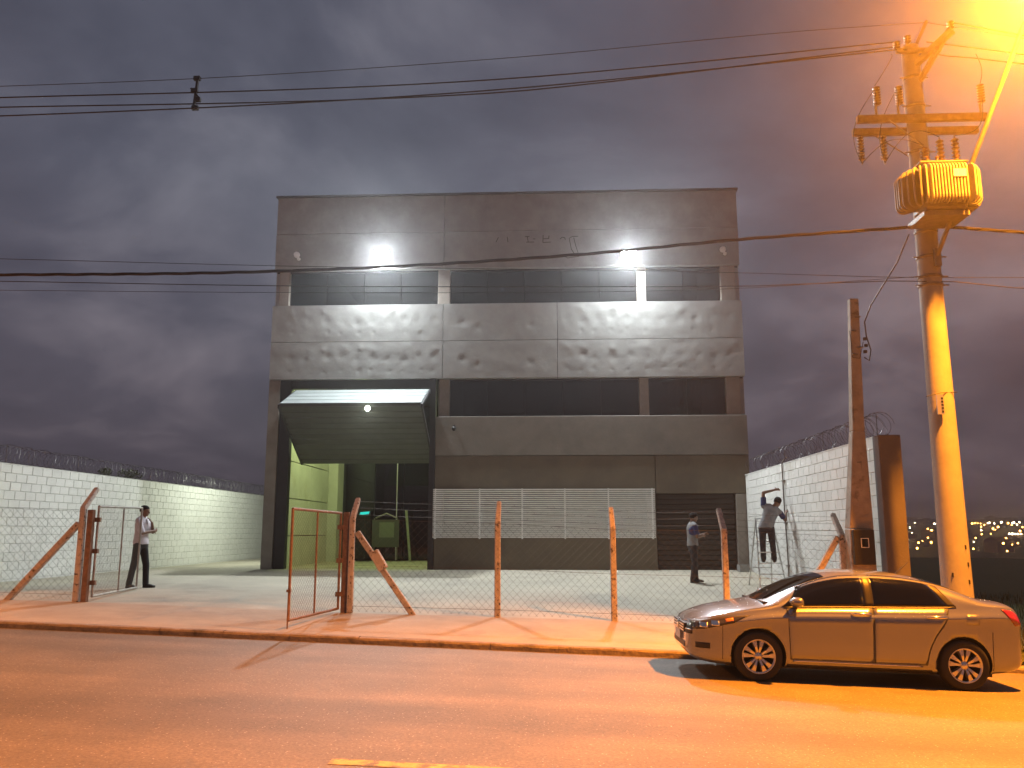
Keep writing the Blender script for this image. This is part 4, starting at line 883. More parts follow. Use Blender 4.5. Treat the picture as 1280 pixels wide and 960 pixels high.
rdoor = spatch('door', 'carpaint', K(2.325), lambda b: rear_edge(b), K(.285), lambda u: belt(u) + .006, .003, car)
for d_, ux in ((fd, 2.17), (rdoor, 3.10)):
    for o_, sd in zip(d_, (-1, 1)):
        y_ = side_y(ux, .88); mb = MB(); mb.tube([(ux - .13 + OX, sd * (y_ + .004), .873), (ux - .10 + OX, sd * (y_ + .034), .878), (ux + OX, sd * (y_ + .04), .88), (ux + .09 + OX, sd * (y_ + .034), .882), (ux + .115 + OX, sd * (y_ + .004), .884)], [.014, .018, .02, .018, .014], 8)
        mb.build('door_handle', 'chrome', o_, local=True)
# seams
def seam(pts, parent=car):
    for sd in (-1, 1): MB().tube([(u + OX, sd * (side_y(u, z) + .0035), z) for u, z in pts], .0026, 4).build('door_seam', 'black', parent, local=True)
seam([(1.27 - .03 * k / 10, lerp(.285, belt(1.25), k / 10)) for k in range(11)]); seam([(2.32, lerp(.285, belt(2.32), k / 10)) for k in range(11)])
seam([(rear_edge(k / 12), lerp(.285, belt(3.2), k / 12)) for k in range(13)])
# glass
spatch('side_window', 'carglass', lambda b: lerp(1.17, 1.42, b), K(2.225), gl_bot, gl_top, .004, car, 18, 8)
spatch('side_window', 'carglass', K(2.345), lambda b: lerp(3.26, 3.05, b), gl_bot, gl_top, .004, car, 14, 8)
spatch('window_pillar', 'black', K(2.228), K(2.342), gl_bot, gl_top, .003, car, 3, 8)
spatch('quarter_trim', 'black', lambda b: lerp(3.265, 3.055, b), lambda b: lerp(3.36, 3.16, b), gl_bot, gl_top, .003, car, 4, 8)
spatch('belt_strip', 'black', K(1.2), K(3.36), lambda u: belt(u) + .004, lambda u: belt(u) + .021, .0045, car, 30, 1)
spatch('sill_strip', 'chrome', K(1.30), K(2.90), K(.262), K(.275), .010, car, 20, 1)
def tpatch(name, m, u0, u1, s0, off=.004, bow=0):
    mb = MB(); 
    def f(a, b):
        k = b * 2 - 1; s_ = lerp(1, s0, abs(k) ** 1.6) if abs(k) > 0 else 1.0
        u = lerp(u0 + bow * k * k, u1, a); y = hw(u) * upf(u, s_) ; z = lerp(belt(u), zt(u), s_)
        if abs(k) < .55: yl = hw(u) * upf(u, lerp(1, s0, .55 ** 1.6)); zl = lerp(belt(u), zt(u), lerp(1, s0, .55 ** 1.6)); y = yl * abs(k) / .55; z = lerp(zt(u), zl, (abs(k) / .55) ** 2)
        return (u + OX, math.copysign(y, k) if k else 0, z + off)
    mb.grid(f, 16, 24); return mb.build(name, m, car, local=True)
tpatch('windscreen', 'carglass', .97, 1.80, .90, .005, .10); tpatch('rear_window', 'carglass', 3.05, 3.68, .90, .005, -.0)
MB().box(.98 + OX, 1.08 + OX, -.62, .62, .945, .968).build('cowl', 'black', car, local=True)
for y0_ in (-.45, .1): MB().tube([(1.08 + OX, y0_, .99), (1.2 + OX, y0_ + .5, 1.075 + .012)], .008, 5).build('wiper', 'black', car, local=True)
# hood seam, lamps, grille, bumper openings
for sd in (-1, 1): MB().tube([(u + OX, sd * hw(u) * upf(u, .35), lerp(belt(u), zt(u), .35) + .002) for u in np.linspace(.22, 1.15, 14)], .0026, 4).build('hood_seam', 'black', car, local=True)
spatch('headlight', 'lampclr', K(.07), lambda b: lerp(.55, .74, b), lambda u: float(np.interp(u, [0, .2, .5, .75], [.60, .625, .70, .765])), lambda u: float(np.interp(u, [0, .1, .4, .75], [.665, .695, .755, .795])), .006, car, 18, 5)
spatch('headlight_surround', 'black', K(.055), lambda b: lerp(.57, .78, b), lambda u: float(np.interp(u, [0, .2, .5, .8], [.588, .612, .687, .765])), lambda u: float(np.interp(u, [0, .1, .4, .8], [.672, .705, .766, .808])), .003, car, 18, 5)
spatch('lamp_reflector', 'chrome', K(.15), K(.245), K(.632), K(.690), .009, car, 5, 4); spatch('lamp_reflector', 'chrome', K(.29), K(.385), K(.660), K(.722), .009, car, 5, 4)
M['amber'] = mat('amber_indicator', (.42, .16, .03), .2, coat=1); spatch('indicator_lens', 'amber', K(.46), K(.56), lambda u: .705 + (u - .46) * .25, lambda u: .745 + (u - .46) * .25, .009, car, 4, 3)
spatch('lower_sill', 'black', K(1.22), K(3.02), K(.19), K(.225), .004, car, 16, 2)
spatch('taillight', 'redlens', lambda b: lerp(4.10, 3.93, b), K(4.235), K(.80), lambda u: belt(u) * .985, .006, car, 8, 8)
spatch('fog_recess', 'black', K(.10), K(.27), K(.37), K(.44), .004, car, 6, 3)
gr_ = MB().box(-.012 + OX, .02 + OX, -.46, .46, .53, .645).build('grille', 'black', car, local=True)
for z_ in (.55, .585, .62): MB().box(-.024 + OX, -.013 + OX, -.44, .44, z_ - .009, z_ + .009).build('grille_bar', 'chrome', gr_, local=True)
spatch('grille_side', 'black', K(.0), K(.062), K(.53), lambda u: .66, .004, car, 5, 3); spatch('grille_side_bar', 'chrome', K(.0), K(.06), K(.575), K(.592), .012, car, 5, 1)
MB().lathe([(0, -.01), (.055, -.008), (.06, 0)], (-.026 + OX, 0, .59), 'x', 16).build('badge', 'chrome', car, local=True)
MB().box(-.03 + OX, -.0 + OX, -.2, .2, .42, .53).build('number_plate', 'plate', car, local=True); MB().box(-.008 + OX, .02 + OX, -.47, .47, .345, .415).build('intake', 'black', car, local=True)
spatch('bumper_seam', 'black', K(.42), K(.426), K(.25), K(.66), .003, car, 1, 8)
spatch('bumper_seam', 'black', K(3.78), K(3.786), K(.25), K(.72), .003, car, 1, 8)
spatch('fuel_flap', 'carpaint', K(3.46), K(3.62), K(.80), K(.93), .003, car, 4, 4, sides=(-1,))
# mirrors
for sd in (-1, 1):
    y_ = side_y(1.33, .98); mr = MB(); mr.grid(lambda a, b: (1.36 + OX + .115 * math.sin(b * math.pi) * math.cos(a * 2 * math.pi) * (1 if math.cos(a * 2 * math.pi) < 0 else .55), sd * (y_ + .135 - .11 * math.cos(b * math.pi)), 1.0 + .062 * math.sin(b * math.pi) ** .6 * math.sin(a * 2 * math.pi)), 18, 10, flip=sd > 0)
    mo = mr.build('mirror', 'carpaint', car, local=True); MB().bar((1.36 + OX, sd * (y_ - .02), .955), (1.36 + OX, sd * (y_ + .09), .975), .05, .03).build('mirror_foot', 'black', mo, local=True)
MB().tube([(2.95 + OX, .1, 1.36), (3.15 + OX, .1, 1.54)], .004, 5).build('antenna', 'black', car, local=True)
# underbody so that no light leaks
MB().box(.5 + OX, 3.85 + OX, -.6, .6, .15, .2).build('underbody', 'black', car, local=True)
MB().tube([(3.6 + OX, .3, .2), (4.2 + OX, .3, .22)], .03, 8).build('exhaust', 'steel', car, local=True)
# wheels: tyre, rim, ten spokes, hub
ty = MB(); ty.lathe([(.205, -.085), (.225, -.092), (.27, -.095), (.292, -.085), (.303, -.06), (.305, 0), (.303, .06), (.292, .085), (.27, .095), (.225, .092), (.205, .085), (.2, 0), (.205, -.085)], (0, 0, 0), 'y', 44); tym = ty.mesh('tyre'); tym.materials.append(M['rubber'])
rm = MB(); rm.lathe([(.208, -.088), (.207, -.078), (.192, -.07), (.186, -.03), (.18, .05), (.0, .06)], (0, 0, 0), 'y', 44); rmm = rm.mesh('rim'); rmm.materials.append(M['black'])
lp_ = MB(); lp_.lathe([(.189, -.070), (.200, -.083), (.209, -.090), (.212, -.086), (.206, -.076)], (0, 0, 0), 'y', 44); lpm = lp_.mesh('rim_lip'); lpm.materials.append(M['rim'])
sp_ = MB(); sp_.add([(-.012, -.060, .045), (.012, -.060, .045), (.030, -.072, .19), (-.030, -.072, .19), (-.018, -.02, .045), (.018, -.02, .045), (.034, -.03, .19), (-.034, -.03, .19), (-.016, -.078, .12), (.016, -.078, .12)], [(0, 1, 9, 8), (8, 9, 2, 3), (1, 5, 6, 2, 9), (0, 8, 3, 7, 4), (2, 6, 7, 3)]); spm = sp_.mesh('spoke'); spm.materials.append(M['rim'])
hb_ = MB(); hb_.lathe([(0, -.078), (.03, -.078), (.036, -.07), (.05, -.062), (.06, -.03)], (0, 0, 0), 'y', 20); hbm = hb_.mesh('hub'); hbm.materials.append(M['rim'])
def raw(name, me_, parent, loc=(0, 0, 0), rot=(0, 0, 0)):
    o = bpy.data.objects.new(name, me_); COL.objects.link(o); o.parent = parent; o.location = loc; o.rotation_euler = rot; return o
for ax in (0, 2.55):
    for sd in (-1, 1):
        we = bpy.data.objects.new('wheel', None); COL.objects.link(we); we.parent = car; we.location = (ax, sd * .745, .305); we.empty_display_size = .1
        we.rotation_euler = (0, .3 + ax, 0 if sd < 0 else math.pi)
        raw('tyre', tym, we); raw('rim', rmm, we); raw('rim_lip', lpm, we); raw('hub', hbm, we)
        for k in range(10): raw('spoke', spm, we, rot=(0, 2 * math.pi * (k + (.10 if k % 2 else -.10)) / 10, 0))

# ================================================================== people
M['skin'] = mat('brown_skin', (.20, .105, .065), .55, var=.06, vscale=20)
M['hair'] = mat('black_hair', (.006, .005, .005), .95, bump=.4, bscale=120)
M['shoe'] = mat('black_leather', (.012, .011, .010), .4)
M['eye'] = mat('dark_eye', (.01, .01, .01), .2)
def capsule(mb, p, q, r0, r1, n=12):
    p, q = Vector(p), Vector(q); d = (q - p).normalized(); pts = []; rr = []
    for k in range(5): a = -math.pi / 2 + k / 4 * math.pi / 2; pts.append(p + d * r0 * math.sin(a)); rr.append(max(.0005, r0 * math.cos(a)))
    for k in range(5): a = k / 4 * math.pi / 2; pts.append(q + d * r1 * math.sin(a)); rr.append(max(.0005, r1 * math.cos(a)))
    mb.tube(pts, rr, n)
def loft(mb, secs, n=20):
    vs = []
    for c, rv, fv, a, b in secs:
        for j in range(n): t_ = 2 * math.pi * j / n; cs, sn = math.cos(t_), math.sin(t_); vs.append(Vector(c) + rv * (a * math.copysign(abs(cs) ** .85, cs)) + fv * (b * math.copysign(abs(sn) ** .85, sn)))
    k = len(secs); fs = [(i * n + j, i * n + (j + 1) % n, (i + 1) * n + (j + 1) % n, (i + 1) * n + j) for i in range(k - 1) for j in range(n)]
    fs += [tuple(range(n))[::-1], tuple((k - 1) * n + j for j in range(n))]; mb.add(vs, fs, True)
def finish(mb, name, m, parent, vox, smooth=4):
    o = mb.build(name, m, parent)
    r_ = o.modifiers.new('r', 'REMESH'); r_.mode = 'VOXEL'; r_.voxel_size = vox; r_.use_smooth_shade = True
    s_ = o.modifiers.new('s', 'SMOOTH'); s_.iterations = smooth; s_.factor = .5
    return o
def hand(mb, wr, d, nrm, side, curl):
    """palm, four bent fingers of different lengths and a thumb leaving the side of the palm"""
    d = Vector(d).normalized(); nrm = (Vector(nrm) - d * Vector(nrm).dot(d)).normalized(); sd = d.cross(nrm) * side; w_ = Vector(wr)
    for o_ in (-.022, 0, .022): capsule(mb, w_ + sd * o_ * .7, w_ + d * .082 + sd * o_, .016, .014, 8)
    for k, (o_, ln) in enumerate(((.031, .068), (.0105, .078), (-.0105, .073), (-.031, .058))):
        p = w_ + d * .085 + sd * o_; a = 0
        for j in range(3):
            a += curl * (.6 + .3 * j); q = p + (d * math.cos(a) + nrm * math.sin(a)) * ln * (.45, .32, .25)[j]; capsule(mb, p, q, .0095 - j * .0008, .0088 - j * .0008, 8); p = q
    p = w_ + d * .03 + sd * .033; q = p + (d * .6 + sd * .75 + nrm * .2) * .038; capsule(mb, p, q, .012, .0105, 8); capsule(mb, q, q + (d * .85 + sd * .2 + nrm * .45) * .034, .0105, .009, 8)
def person(loc, yaw, J, shirt, trousers, label, sleeve=.9, shirt2=None, hood=None):
    """J: joints in (right, forward, up) metres from the feet"""
    t = thing('person', loc, label, 'person'); O = Vector(loc)
    Fv = Vector((math.cos(yaw), math.sin(yaw), 0)); Rv = Vector((math.sin(yaw), -math.cos(yaw), 0)); Uv = Vector((0, 0, 1))
    P = {k: O + Rv * v[0] + Fv * v[1] + Uv * v[2] for k, v in J.items()}
    b = MB(); hp_, nk, hd = P['pelvis'], P['neck'], P['head']
    up = (nk - hp_).normalized(); sh = (P['shR'] - P['shL']).normalized(); hpv = (P['hipR'] - P['hipL']).normalized(); fw = up.cross(sh) * -1
    if fw.dot(Fv) < 0: fw = -fw
    # head, turned towards hf
    hu = (hd - nk).normalized().lerp(Uv, .5).normalized(); hf = Vector(P['look'] - hd); hf = (hf - hu * hf.dot(hu)).normalized(); hr = hf.cross(hu)
    H = lambda r_, f_, u_: hd + hr * r_ + hf * f_ + hu * u_
    secs = [(H(0, .045, -.105), .030, .032), (H(0, .03, -.09), .045, .055), (H(0, .012, -.055), .062, .080), (H(0, .004, -.01), .071, .090), (H(0, -.004, .03), .075, .096), (H(0, -.008, .07), .070, .088), (H(0, -.008, .1), .050, .062), (H(0, -.006, .116), .02, .025)]
    loft(b, [(c, hr, hf, a, q) for c, a, q in secs]); capsule(b, H(0, .092, .005), H(0, .112, -.025), .010, .015, 8)
    for s_ in (-1, 1):
        b.ball(tuple(H(s_ * .076, -.005, -.005)), .012, .012, .028, 8, 6); capsule(b, H(s_ * .045, .08, .022), H(s_ * .018, .09, .024), .008, .008, 8)
    capsule(b, H(-.02, .086, -.058), H(.02, .086, -.058), .008, .008, 8)
    capsule(b, nk - up * .05, H(0, -.015, -.07), .060, .054)
    T = lambda s_: hp_.lerp(nk, s_)
    tors = [(T(-.10), .12, .09), (T(0), .158, .105), (T(.18), .152, .10), (T(.38), .142, .095), (T(.6), .160, .112), (T(.78), .175, .115), (T(.9), .165, .09), (T(.98), .09, .07)]
    mixr = lambda k: hpv.lerp(sh, min(1, k / 5)).normalized()
    loft(b, [(c, mixr(k), fw, a * .93, q * .93) for k, (c, a, q) in enumerate(tors)])
    for s_ in 'LR':
        capsule(b, P['sh' + s_], P['el' + s_], .050, .040); capsule(b, P['el' + s_], P['wr' + s_], .040, .027); capsule(b, nk.lerp(P['sh' + s_], .35), P['sh' + s_], .055, .052)
        hd_ = P['hd' + s_] - P['wr' + s_]; hand(b, P['wr' + s_], hd_, P['pl' + s_] - P['wr' + s_], 1 if s_ == 'L' else -1, J.get('curl', (.4,))[0])
        capsule(b, P['hip' + s_], P['kn' + s_], .078, .052); capsule(b, P['kn' + s_], P['an' + s_], .052, .036)
    finish(b, 'body', 'skin', t, .0085, 3)
    c = MB()                                                          # shirt
    loft(c, [(hp_.lerp(nk, s_), mixr(k), fw, a, q) for k, (s_, a, q) in enumerate(((-.08, .176, .130), (.02, .176, .128), (.2, .168, .122), (.4, .160, .118), (.6, .172, .128), (.78, .186, .128), (.91, .172, .10), (.99, .085, .078)))])
    for s_ in 'LR':
        e_ = P['sh' + s_].lerp(P['el' + s_], sleeve); capsule(c, nk.lerp(P['sh' + s_], .35), P['sh' + s_], .068, .066)
        if not shirt2: c.tube([P['sh' + s_], P['sh' + s_].lerp(e_, .5), e_], [.066, .062, .064], 14)
        else: MB().tube([P['sh' + s_], P['sh' + s_].lerp(e_, .5), e_], [.069, .064, .066], 14).build('sleeve', shirt2, t)
    so_ = finish(c, 'shirt', shirt, t, .013, 5)
    if hood:                                                          # coloured side panel on the shirt
        pn = MB(); loft(pn, [(hp_.lerp(nk, s_) + sh * hood, mixr(3), fw, .10, a) for s_, a in ((.42, .07), (.5, .118), (.7, .124), (.84, .08))]); finish(pn, 'side_panel', shirt2, t, .013, 4)
    c = MB()                                                          # trousers
    loft(c, [(hp_ + Uv * z_, hpv, fw if abs(fw.z) < .3 else Fv, a, q) for z_, a, q in ((-.13, .125, .10), (-.07, .168, .120), (0, .168, .118), (.05, .160, .112))])
    for s_ in 'LR':
        an = P['an' + s_]; capsule(c, P['hip' + s_], P['kn' + s_], .095, .070); c.tube([P['kn' + s_] + Vector((0, 0, .03)), P['kn' + s_].lerp(an, .5), an - Uv * .03], [.070, .066, .064], 14)
    finish(c, 'trousers', trousers, t, .012, 4)
    for s_ in 'LR':
        an, to = P['an' + s_], P['to' + s_]; q = MB(); d = (to - an); d.z = 0; d.normalize(); gz = an.z - .085; sdv = Vector((d.y, -d.x, 0))
        loft(q, [(an - d * .055 + Uv * (gz - an.z + .035), sdv, Uv, .030, .035), (an - d * .02 + Uv * (gz - an.z + .05), sdv, Uv, .042, .050), (an + d * .06 + Uv * (gz - an.z + .042), sdv, Uv, .044, .042), (an + d * .14 + Uv * (gz - an.z + .03), sdv, Uv, .050, .030), (an + d * .195 + Uv * (gz - an.z + .024), sdv, Uv, .034, .022)]); q.build('shoe', 'shoe', t)
    h = MB(); loft(h, [(H(0, -.025, -.02), hr, hf, .074, .078), (H(0, -.022, .03), hr, hf, .081, .088), (H(0, -.010, .062), hr, hf, .080, .098), (H(0, -.008, .095), hr, hf, .066, .082), (H(0, -.008, .118), hr, hf, .04, .05), (H(0, -.008, .126), hr, hf, .012, .016)]); h.build('hair', 'hair', t)
    for s_ in (-1, 1): MB().ball(tuple(H(s_ * .03, .086, .008)), .009, n=8, m=6).build('eye', 'eye', t)
    return t
gz1 = ground_z(-8.78, 18.05)
person((-8.78, 18.05, gz1), R(4), dict(pelvis=(0, 0, .95), neck=(0, .0, 1.47), head=(0, .035, 1.61), look=(.05, 1, 1.6), shL=(-.185, .0, 1.41), shR=(.185, -.01, 1.41), elL=(-.20, .16, 1.17), elR=(.21, .10, 1.15), wrL=(-.02, .20, 1.36), wrR=(-.03, .25, 1.19),
    hdL=(.0, .14, 1.46), plL=(.02, .10, 1.38), hdR=(-.12, .27, 1.21), plR=(-.03, .20, 1.19), hipL=(-.09, .02, .90), hipR=(.09, -.02, .90), knL=(-.10, .10, .49), knR=(.10, -.07, .49), anL=(-.11, .12, .085), anR=(.11, -.15, .085), toL=(-.14, .3, .03), toR=(.17, .02, .03)),
    mat('white_shirt_cloth', (.62, .58, .63), .85, var=.06, vscale=7, bump=.5, bscale=16), mat('black_trouser_cloth', (.012, .012, .014), .85, bump=.4, bscale=18), 'man in white shirt and black trousers standing behind the left gate, hand at chin', sleeve=1.02)
gz2 = ground_z(3.52, 21.7)
person((3.52, 21.7, gz2), R(12), dict(pelvis=(0, -.02, .93), neck=(0, -.02, 1.45), head=(0, .03, 1.585), look=(-.1, 1, 1.75), shL=(-.19, 0, 1.39), shR=(.19, -.02, 1.39), elL=(-.22, .08, 1.12), elR=(.23, .02, 1.11), wrL=(-.08, .30, 1.17), wrR=(.02, .26, 1.14),
    hdL=(.0, .38, 1.20), plL=(.0, .25, 1.1), hdR=(-.06, .33, 1.15), plR=(-.04, .2, 1.1), hipL=(-.09, -.02, .88), hipR=(.09, -.02, .88), knL=(-.10, .06, .48), knR=(.10, -.02, .48), anL=(-.11, .08, .085), anR=(.11, -.10, .085), toL=(-.13, .3, .03), toR=(.16, .1, .03)),
    mat('grey_shirt_cloth', (.22, .22, .22), .85, var=.06, vscale=7, bump=.5, bscale=16), mat('dark_jeans_cloth', (.018, .018, .022), .85, bump=.4, bscale=18), 'man in grey and blue shirt standing by the dark shutter with hands in front', sleeve=.8, shirt2=mat('navy_sleeve_cloth', (.025, .035, .12), .85), hood=.10)
# man on the ladder, back to the camera, leaning to the wall
LX, LY = 5.03, 20.36; LZ = 1.005
person((LX, LY, LZ), R(78), dict(pelvis=(-.03, .0, .82), neck=(.15, .06, 1.29), head=(.26, .10, 1.385), look=(.7, .9, 1.45), shL=(-.06, .05, 1.30), shR=(.30, .05, 1.14), elL=(-.05, .12, 1.61), elR=(.42, .20, .97), wrL=(.21, .27, 1.68), wrR=(.44, .36, 1.12),
    hdL=(.32, .31, 1.70), plL=(.25, .35, 1.65), hdR=(.46, .42, 1.2), plR=(.5, .42, 1.12), hipL=(-.11, .0, .78), hipR=(.07, .0, .78), knL=(-.12, .05, .42), knR=(.10, .05, .42), anL=(-.12, .02, .085), anR=(.12, .02, .085), toL=(-.13, .25, .03), toR=(.14, .25, .03)),
    mat('heather_grey_cloth', (.24, .24, .25), .85, var=.06, vscale=7, bump=.5, bscale=16), mat('navy_jeans_cloth', (.020, .018, .026), .85, bump=.4, bscale=18), 'man in grey shirt with blue sleeves on a ladder reaching up the right wall', sleeve=.62, shirt2=mat('navy_cloth', (.025, .035, .11), .85))
gl = ground_z(LX, LY)
ld = thing('step_ladder', (LX, LY, gl), 'aluminium step ladder by the right wall under the man', 'ladder')
for s_ in (-1, 1):
    MB().bar((LX + s_ * .30, LY - .30, gl), (LX + s_ * .19, LY + .30, 2.0), .05, .022, up=(1, 0, 0)).build('front_rail', 'alu', ld)
    MB().bar((LX + s_ * .27, LY + .95, ground_z(LX, LY + .95)), (LX + s_ * .18, LY + .36, 1.98), .035, .02, up=(1, 0, 0)).build('rear_rail', 'alu', ld)
nstep = 6
for k in range(nstep):
    z_ = gl + .12 + (LZ - .015 - gl - .12) * k / 2; u_ = (z_ - gl) / (2.0 - gl)
    if z_ > 1.95: break
    hwid = lerp(.30, .19, u_) - .012; yy = lerp(LY - .30, LY + .30, u_); MB().box(LX - hwid, LX + hwid, yy - .05, yy + .05, z_ - .012, z_ + .012).build('step', 'alu', ld)
for k in range(2): u_ = .3 + .35 * k; MB().tube([(LX - lerp(.27, .18, u_), lerp(LY + .95, LY + .36, u_), lerp(gl, 1.98, u_)), (LX + lerp(.27, .18, u_), lerp(LY + .95, LY + .36, u_), lerp(gl, 1.98, u_))], .012, 6).build('rear_bar', 'alu', ld)
MB().box(LX - .2, LX + .2, LY + .27, LY + .40, 2.0, 2.025).build('top_cap', 'alu', ld)

# ================================================================== verge weeds
gb = MB(); rg = random.Random(21)
for _ in range(9000):
    x_ = 6.35 + rg.random() ** 1.3 * 9; y_ = 12.85 + rg.random() ** 1.6 * 16
    z_ = terr(x_, y_) - .01; h = rg.uniform(.06, .22) * (1.6 if rg.random() < .12 else 1); a = rg.uniform(0, 6.28); ln = rg.uniform(.1, .6) * h; wd = rg.uniform(.006, .014)
    ca, sa = math.cos(a), math.sin(a); gb.add([(x_ - sa * wd, y_ + ca * wd, z_), (x_ + sa * wd, y_ - ca * wd, z_), (x_ + ca * ln * .5 + sa * wd * .7, y_ + sa * ln * .5 - ca * wd * .7, z_ + h * .6), (x_ + ca * ln, y_ + sa * ln, z_ + h), (x_ + ca * ln * .5 - sa * wd * .7, y_ + sa * ln * .5 + ca * wd * .7, z_ + h * .6)], [(0, 1, 2, 4), (4, 2, 3)])
tag(gb.build('grass', 'green'), 'rough dark grass on the empty lot right of the pole', 'grass', kind='stuff')
for k, (x_, y_, s_, lb) in enumerate(((6.62, 12.95, .30, 'leafy weed at the kerb behind the parked car, nearest the pole'), (7.05, 12.9, .36, 'leafy weed at the kerb behind the parked car, farther right'))):
    clump('weed', (x_, y_, terr(x_, y_) + s_ * .8), s_, s_ * .7, s_ * .8, 240, lb, 'weed', 'leafg', .05)

# ================================================================== far town on the hillside
def hill(az, el, h):
    y_ = 330.0
    while y_ < 1300:
        if terr(az * y_, y_) + h > 1.7 + el * y_: return Vector((az * y_, y_, terr(az * y_, y_)))
        y_ += 2
    return None
TL = [(0.3824, 0.0086, 'w'), (0.3852, 0.0029, 'w'), (0.3933, 0.002, 'o'), (0.3986, 0.0109, 'w'), (0.4002, 0.0058, 'w'), (0.4073, 0.0048, 'w'), (0.4134, 0.0102, 'w'), (0.4091, -0.0009, 'w'), (0.3811, -0.0037, 'o'), (0.388, -0.0056, 'w'), (0.3874, -0.0176, 'o'), (0.3884, -0.02, 'o'), (0.4008, -0.0189, 'o'), (0.3967, -0.0131, 'o'), (0.4035, -0.0117, 'w'), (0.4136, -0.0183, 'o'), (0.4157, -0.012, 'o'), (0.4203, -0.0102, 'o'), (0.4271, 0.0035, 'o'), (0.4312, 0.002, 'o'), (0.4353, 0.0093, 'w'), (0.4266, -0.0066, 'o'), (0.4298, -0.0117, 'o'), (0.4395, -0.0069, 'o'), (0.4772, 0.0094, 'o'), (0.4804, 0.0098, 'o'), (0.4835, 0.0097, 'o'), (0.4866, 0.0094, 'o'), (0.4905, 0.0077, 'o'), (0.4868, 0.0058, 'o'), (0.4947, 0.0102, 'w'), (0.4966, 0.0104, 'w'), (0.5018, 0.0093, 'w'), (0.5097, 0.0107, 'w'), (0.4865, 0.0019, 'w'), (0.4867, -0.0025, 'o'), (0.4795, -0.0068, 'o'), (0.4771, -0.0113, 'w'), (0.4759, -0.0187, 'o'), (0.4967, -0.0022, 'o'), (0.4997, 0.0036, 'o'), (0.5022, 0.0025, 'o'), (0.5054, 0.0056, 'o'), (0.5171, 0.0098, 'o'), (0.5211, 0.01, 'w'), (0.5234, 0.0104, 'w'), (0.5209, 0.0079, 'o'), (0.5266, 0.0083, 'w'), (0.5297, 0.0108, 'w'), (0.5325, 0.0055, 'o'), (0.5293, 0.001, 'o'), (0.5172, -0.002, 'w'), (0.5203, -0.0023, 'w'), (0.5234, -0.0024, 'w'), (0.5268, -0.0024, 'w'), (0.5302, -0.0024, 'w'), (0.513, -0.0074, 'o'), (0.5095, -0.0127, 'o'), (0.5192, -0.0142, 'o'), (0.5255, -0.0125, 'o'), (0.5129, -0.0233, 'o')]
rt = random.Random(4)
TL += [(rt.uniform(.545, .75), rt.uniform(-.02, .010), rt.choice('oow')) for _ in range(40)]
lampm = {}
for c_ in 'ow':
    lm = MB(); lm.ball((0, 0, 0), 1, n=8, m=6); q = lm.mesh('town_lamp'); q.materials.append(M['city' + c_]); lampm[c_] = q
for az, el, c_ in TL:
    p = hill(az, el, 6.5)
    if p is None: continue
    o = bpy.data.objects.new('town_lamp', lampm[c_]); COL.objects.link(o); o.location = (p.x, p.y, p.z + 6.5); s_ = p.y * .0008 * rt.choice((.7, 1, 1, 1.35)); o.scale = (s_, s_, s_)
    tag(o, ('small orange' if c_ == 'o' else 'small white') + ' lamp glowing in the far town beyond the empty lot', 'lamp', 'orange lamps of the far town' if c_ == 'o' else 'white lamps of the far town')
hm_ = []
M['house'] = mat('far_house_wall', (.22, .19, .17), .9, rand=.4); M['tile'] = mat('far_house_roof', (.14, .085, .065), .9, rand=.3)
for (a, b, h) in ((5, 4, 3), (7, 4.5, 3.2), (4.5, 4.5, 5.6), (9, 5, 3.6)):
    w_ = MB().box(-a, a, -b, b, -3, h); w_.add([(-a, -b, h), (a, -b, h), (a, b, h), (-a, b, h), (-a * .9, 0, h + 1.6), (a * .9, 0, h + 1.6)], [(0, 1, 5, 4), (2, 3, 4, 5), (1, 2, 5), (3, 0, 4)])
    q = w_.mesh('far_house'); q.materials.append(M['house']); q.materials.append(M['tile'])
    for i, f in enumerate(q.polygons): f.material_index = 1 if i > 5 else 0
    hm_.append(q)
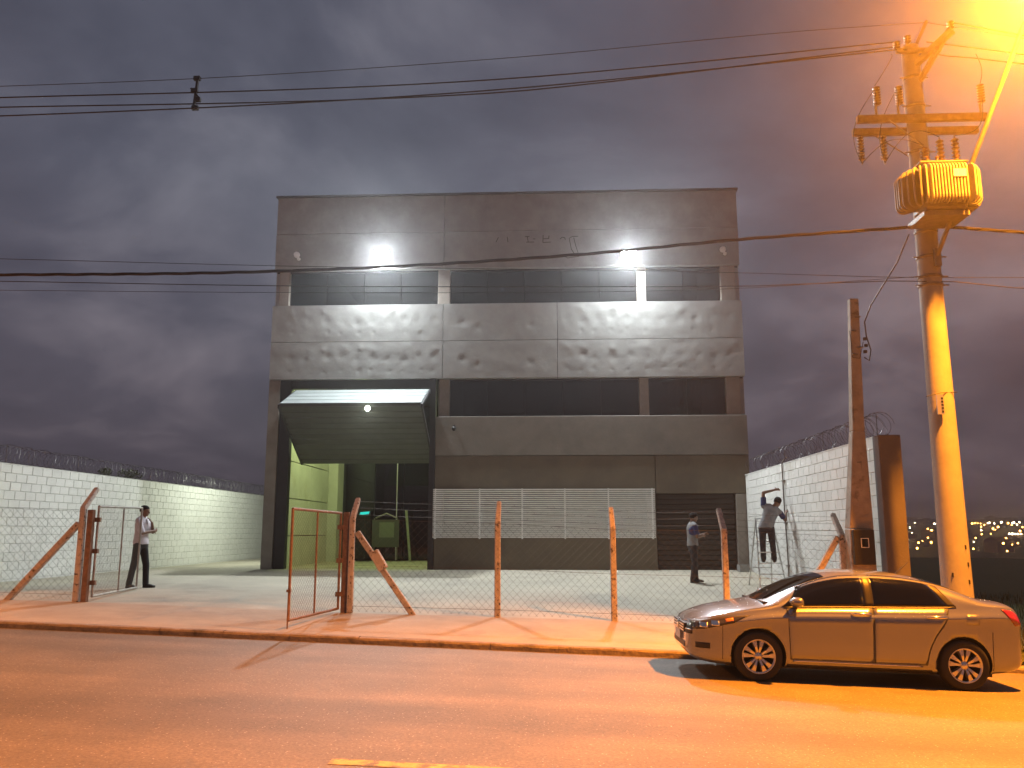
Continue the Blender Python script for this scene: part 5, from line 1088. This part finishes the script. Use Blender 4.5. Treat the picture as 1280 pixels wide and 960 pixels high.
for k in range(110):
    az, y_ = rt.uniform(.35, .72), rt.uniform(430, 1000); o = bpy.data.objects.new('far_house', rt.choice(hm_)); COL.objects.link(o); o.location = (az * y_, y_, terr(az * y_, y_)); o.rotation_euler = (0, 0, rt.uniform(0, 3.1)); s_ = rt.uniform(.8, 1.3); o.scale = (s_, s_, s_)
    tag(o, 'small dark house of the far town beyond the empty lot', 'house', 'houses of the far town')

# assumed street lamps, unseen to either side, added to even out the road light
for dx_, lb in ((-25.0, 'assumed street lamp on the next utility pole up the street, left of the view'), (29.0, 'assumed street lamp on the next utility pole down the street, right of the view')):
    x_ = PX + dx_; z_ = ground_z(x_, PY) if dx_ < 0 else terr(x_, PY); tp = thing('street_lamp', (x_, PY, z_), lb, 'street lamp')
    MB().lathe([(lerp(.22, .135, k / 8), lerp(-.3, 9.6, k / 8)) for k in range(9)] + [(0, 9.61)], (x_, PY, z_), 'z', 16).build('shaft', 'polec', tp)
    MB().tube([(x_, PY - .15, z_ + 6), (x_ + .4, PY - 1.2, z_ + 8.2), (x_ + .8, PY - 2.0, z_ + 9.1)], .034, 8).build('arm', 'steel', tp)
    MB().ball((x_ + .8, PY - 2.3, z_ + 9.15), .14, .36, .1).build('head', 'steel', tp)
    MB().ball((x_ + .8, PY - 2.35, z_ + 9.07), .10, .2, .05).build('lens', 'sodlens', tp)
    l2 = bpy.data.lights.new('sodium_light', 'SPOT'); l2.energy = SODIUM_W * 4; l2.color = SODIUM; l2.shadow_soft_size = .12; l2.spot_size = R(168); l2.spot_blend = .8
    o2 = bpy.data.objects.new('sodium_light', l2); COL.objects.link(o2); o2.parent = tp; o2.location = (.8, -2.35, 9.0); o2.rotation_euler = (R(-35), 0, 0)

# ================================================================== haze volume added for the glow round the lamps
HAZE = .0014
hb = MB().box(-1700, 1700, -1700, 1700, -45, 34)
hm2 = bpy.data.materials.new('lamp_glow_haze'); hm2.use_nodes = True; ht = hm2.node_tree; ht.nodes.clear()
ho = ht.nodes.new('ShaderNodeOutputMaterial'); hv = ht.nodes.new('ShaderNodeVolumePrincipled'); hv.inputs['Density'].default_value = HAZE; hv.inputs['Color'].default_value = (.9, .9, .92, 1); hv.inputs['Anisotropy'].default_value = .87
ht.links.new(hv.outputs[0], ho.inputs['Volume'])
if HAZE > 0:
    hzo = hb.build('haze', hm2); tag(hzo, kind='stuff')
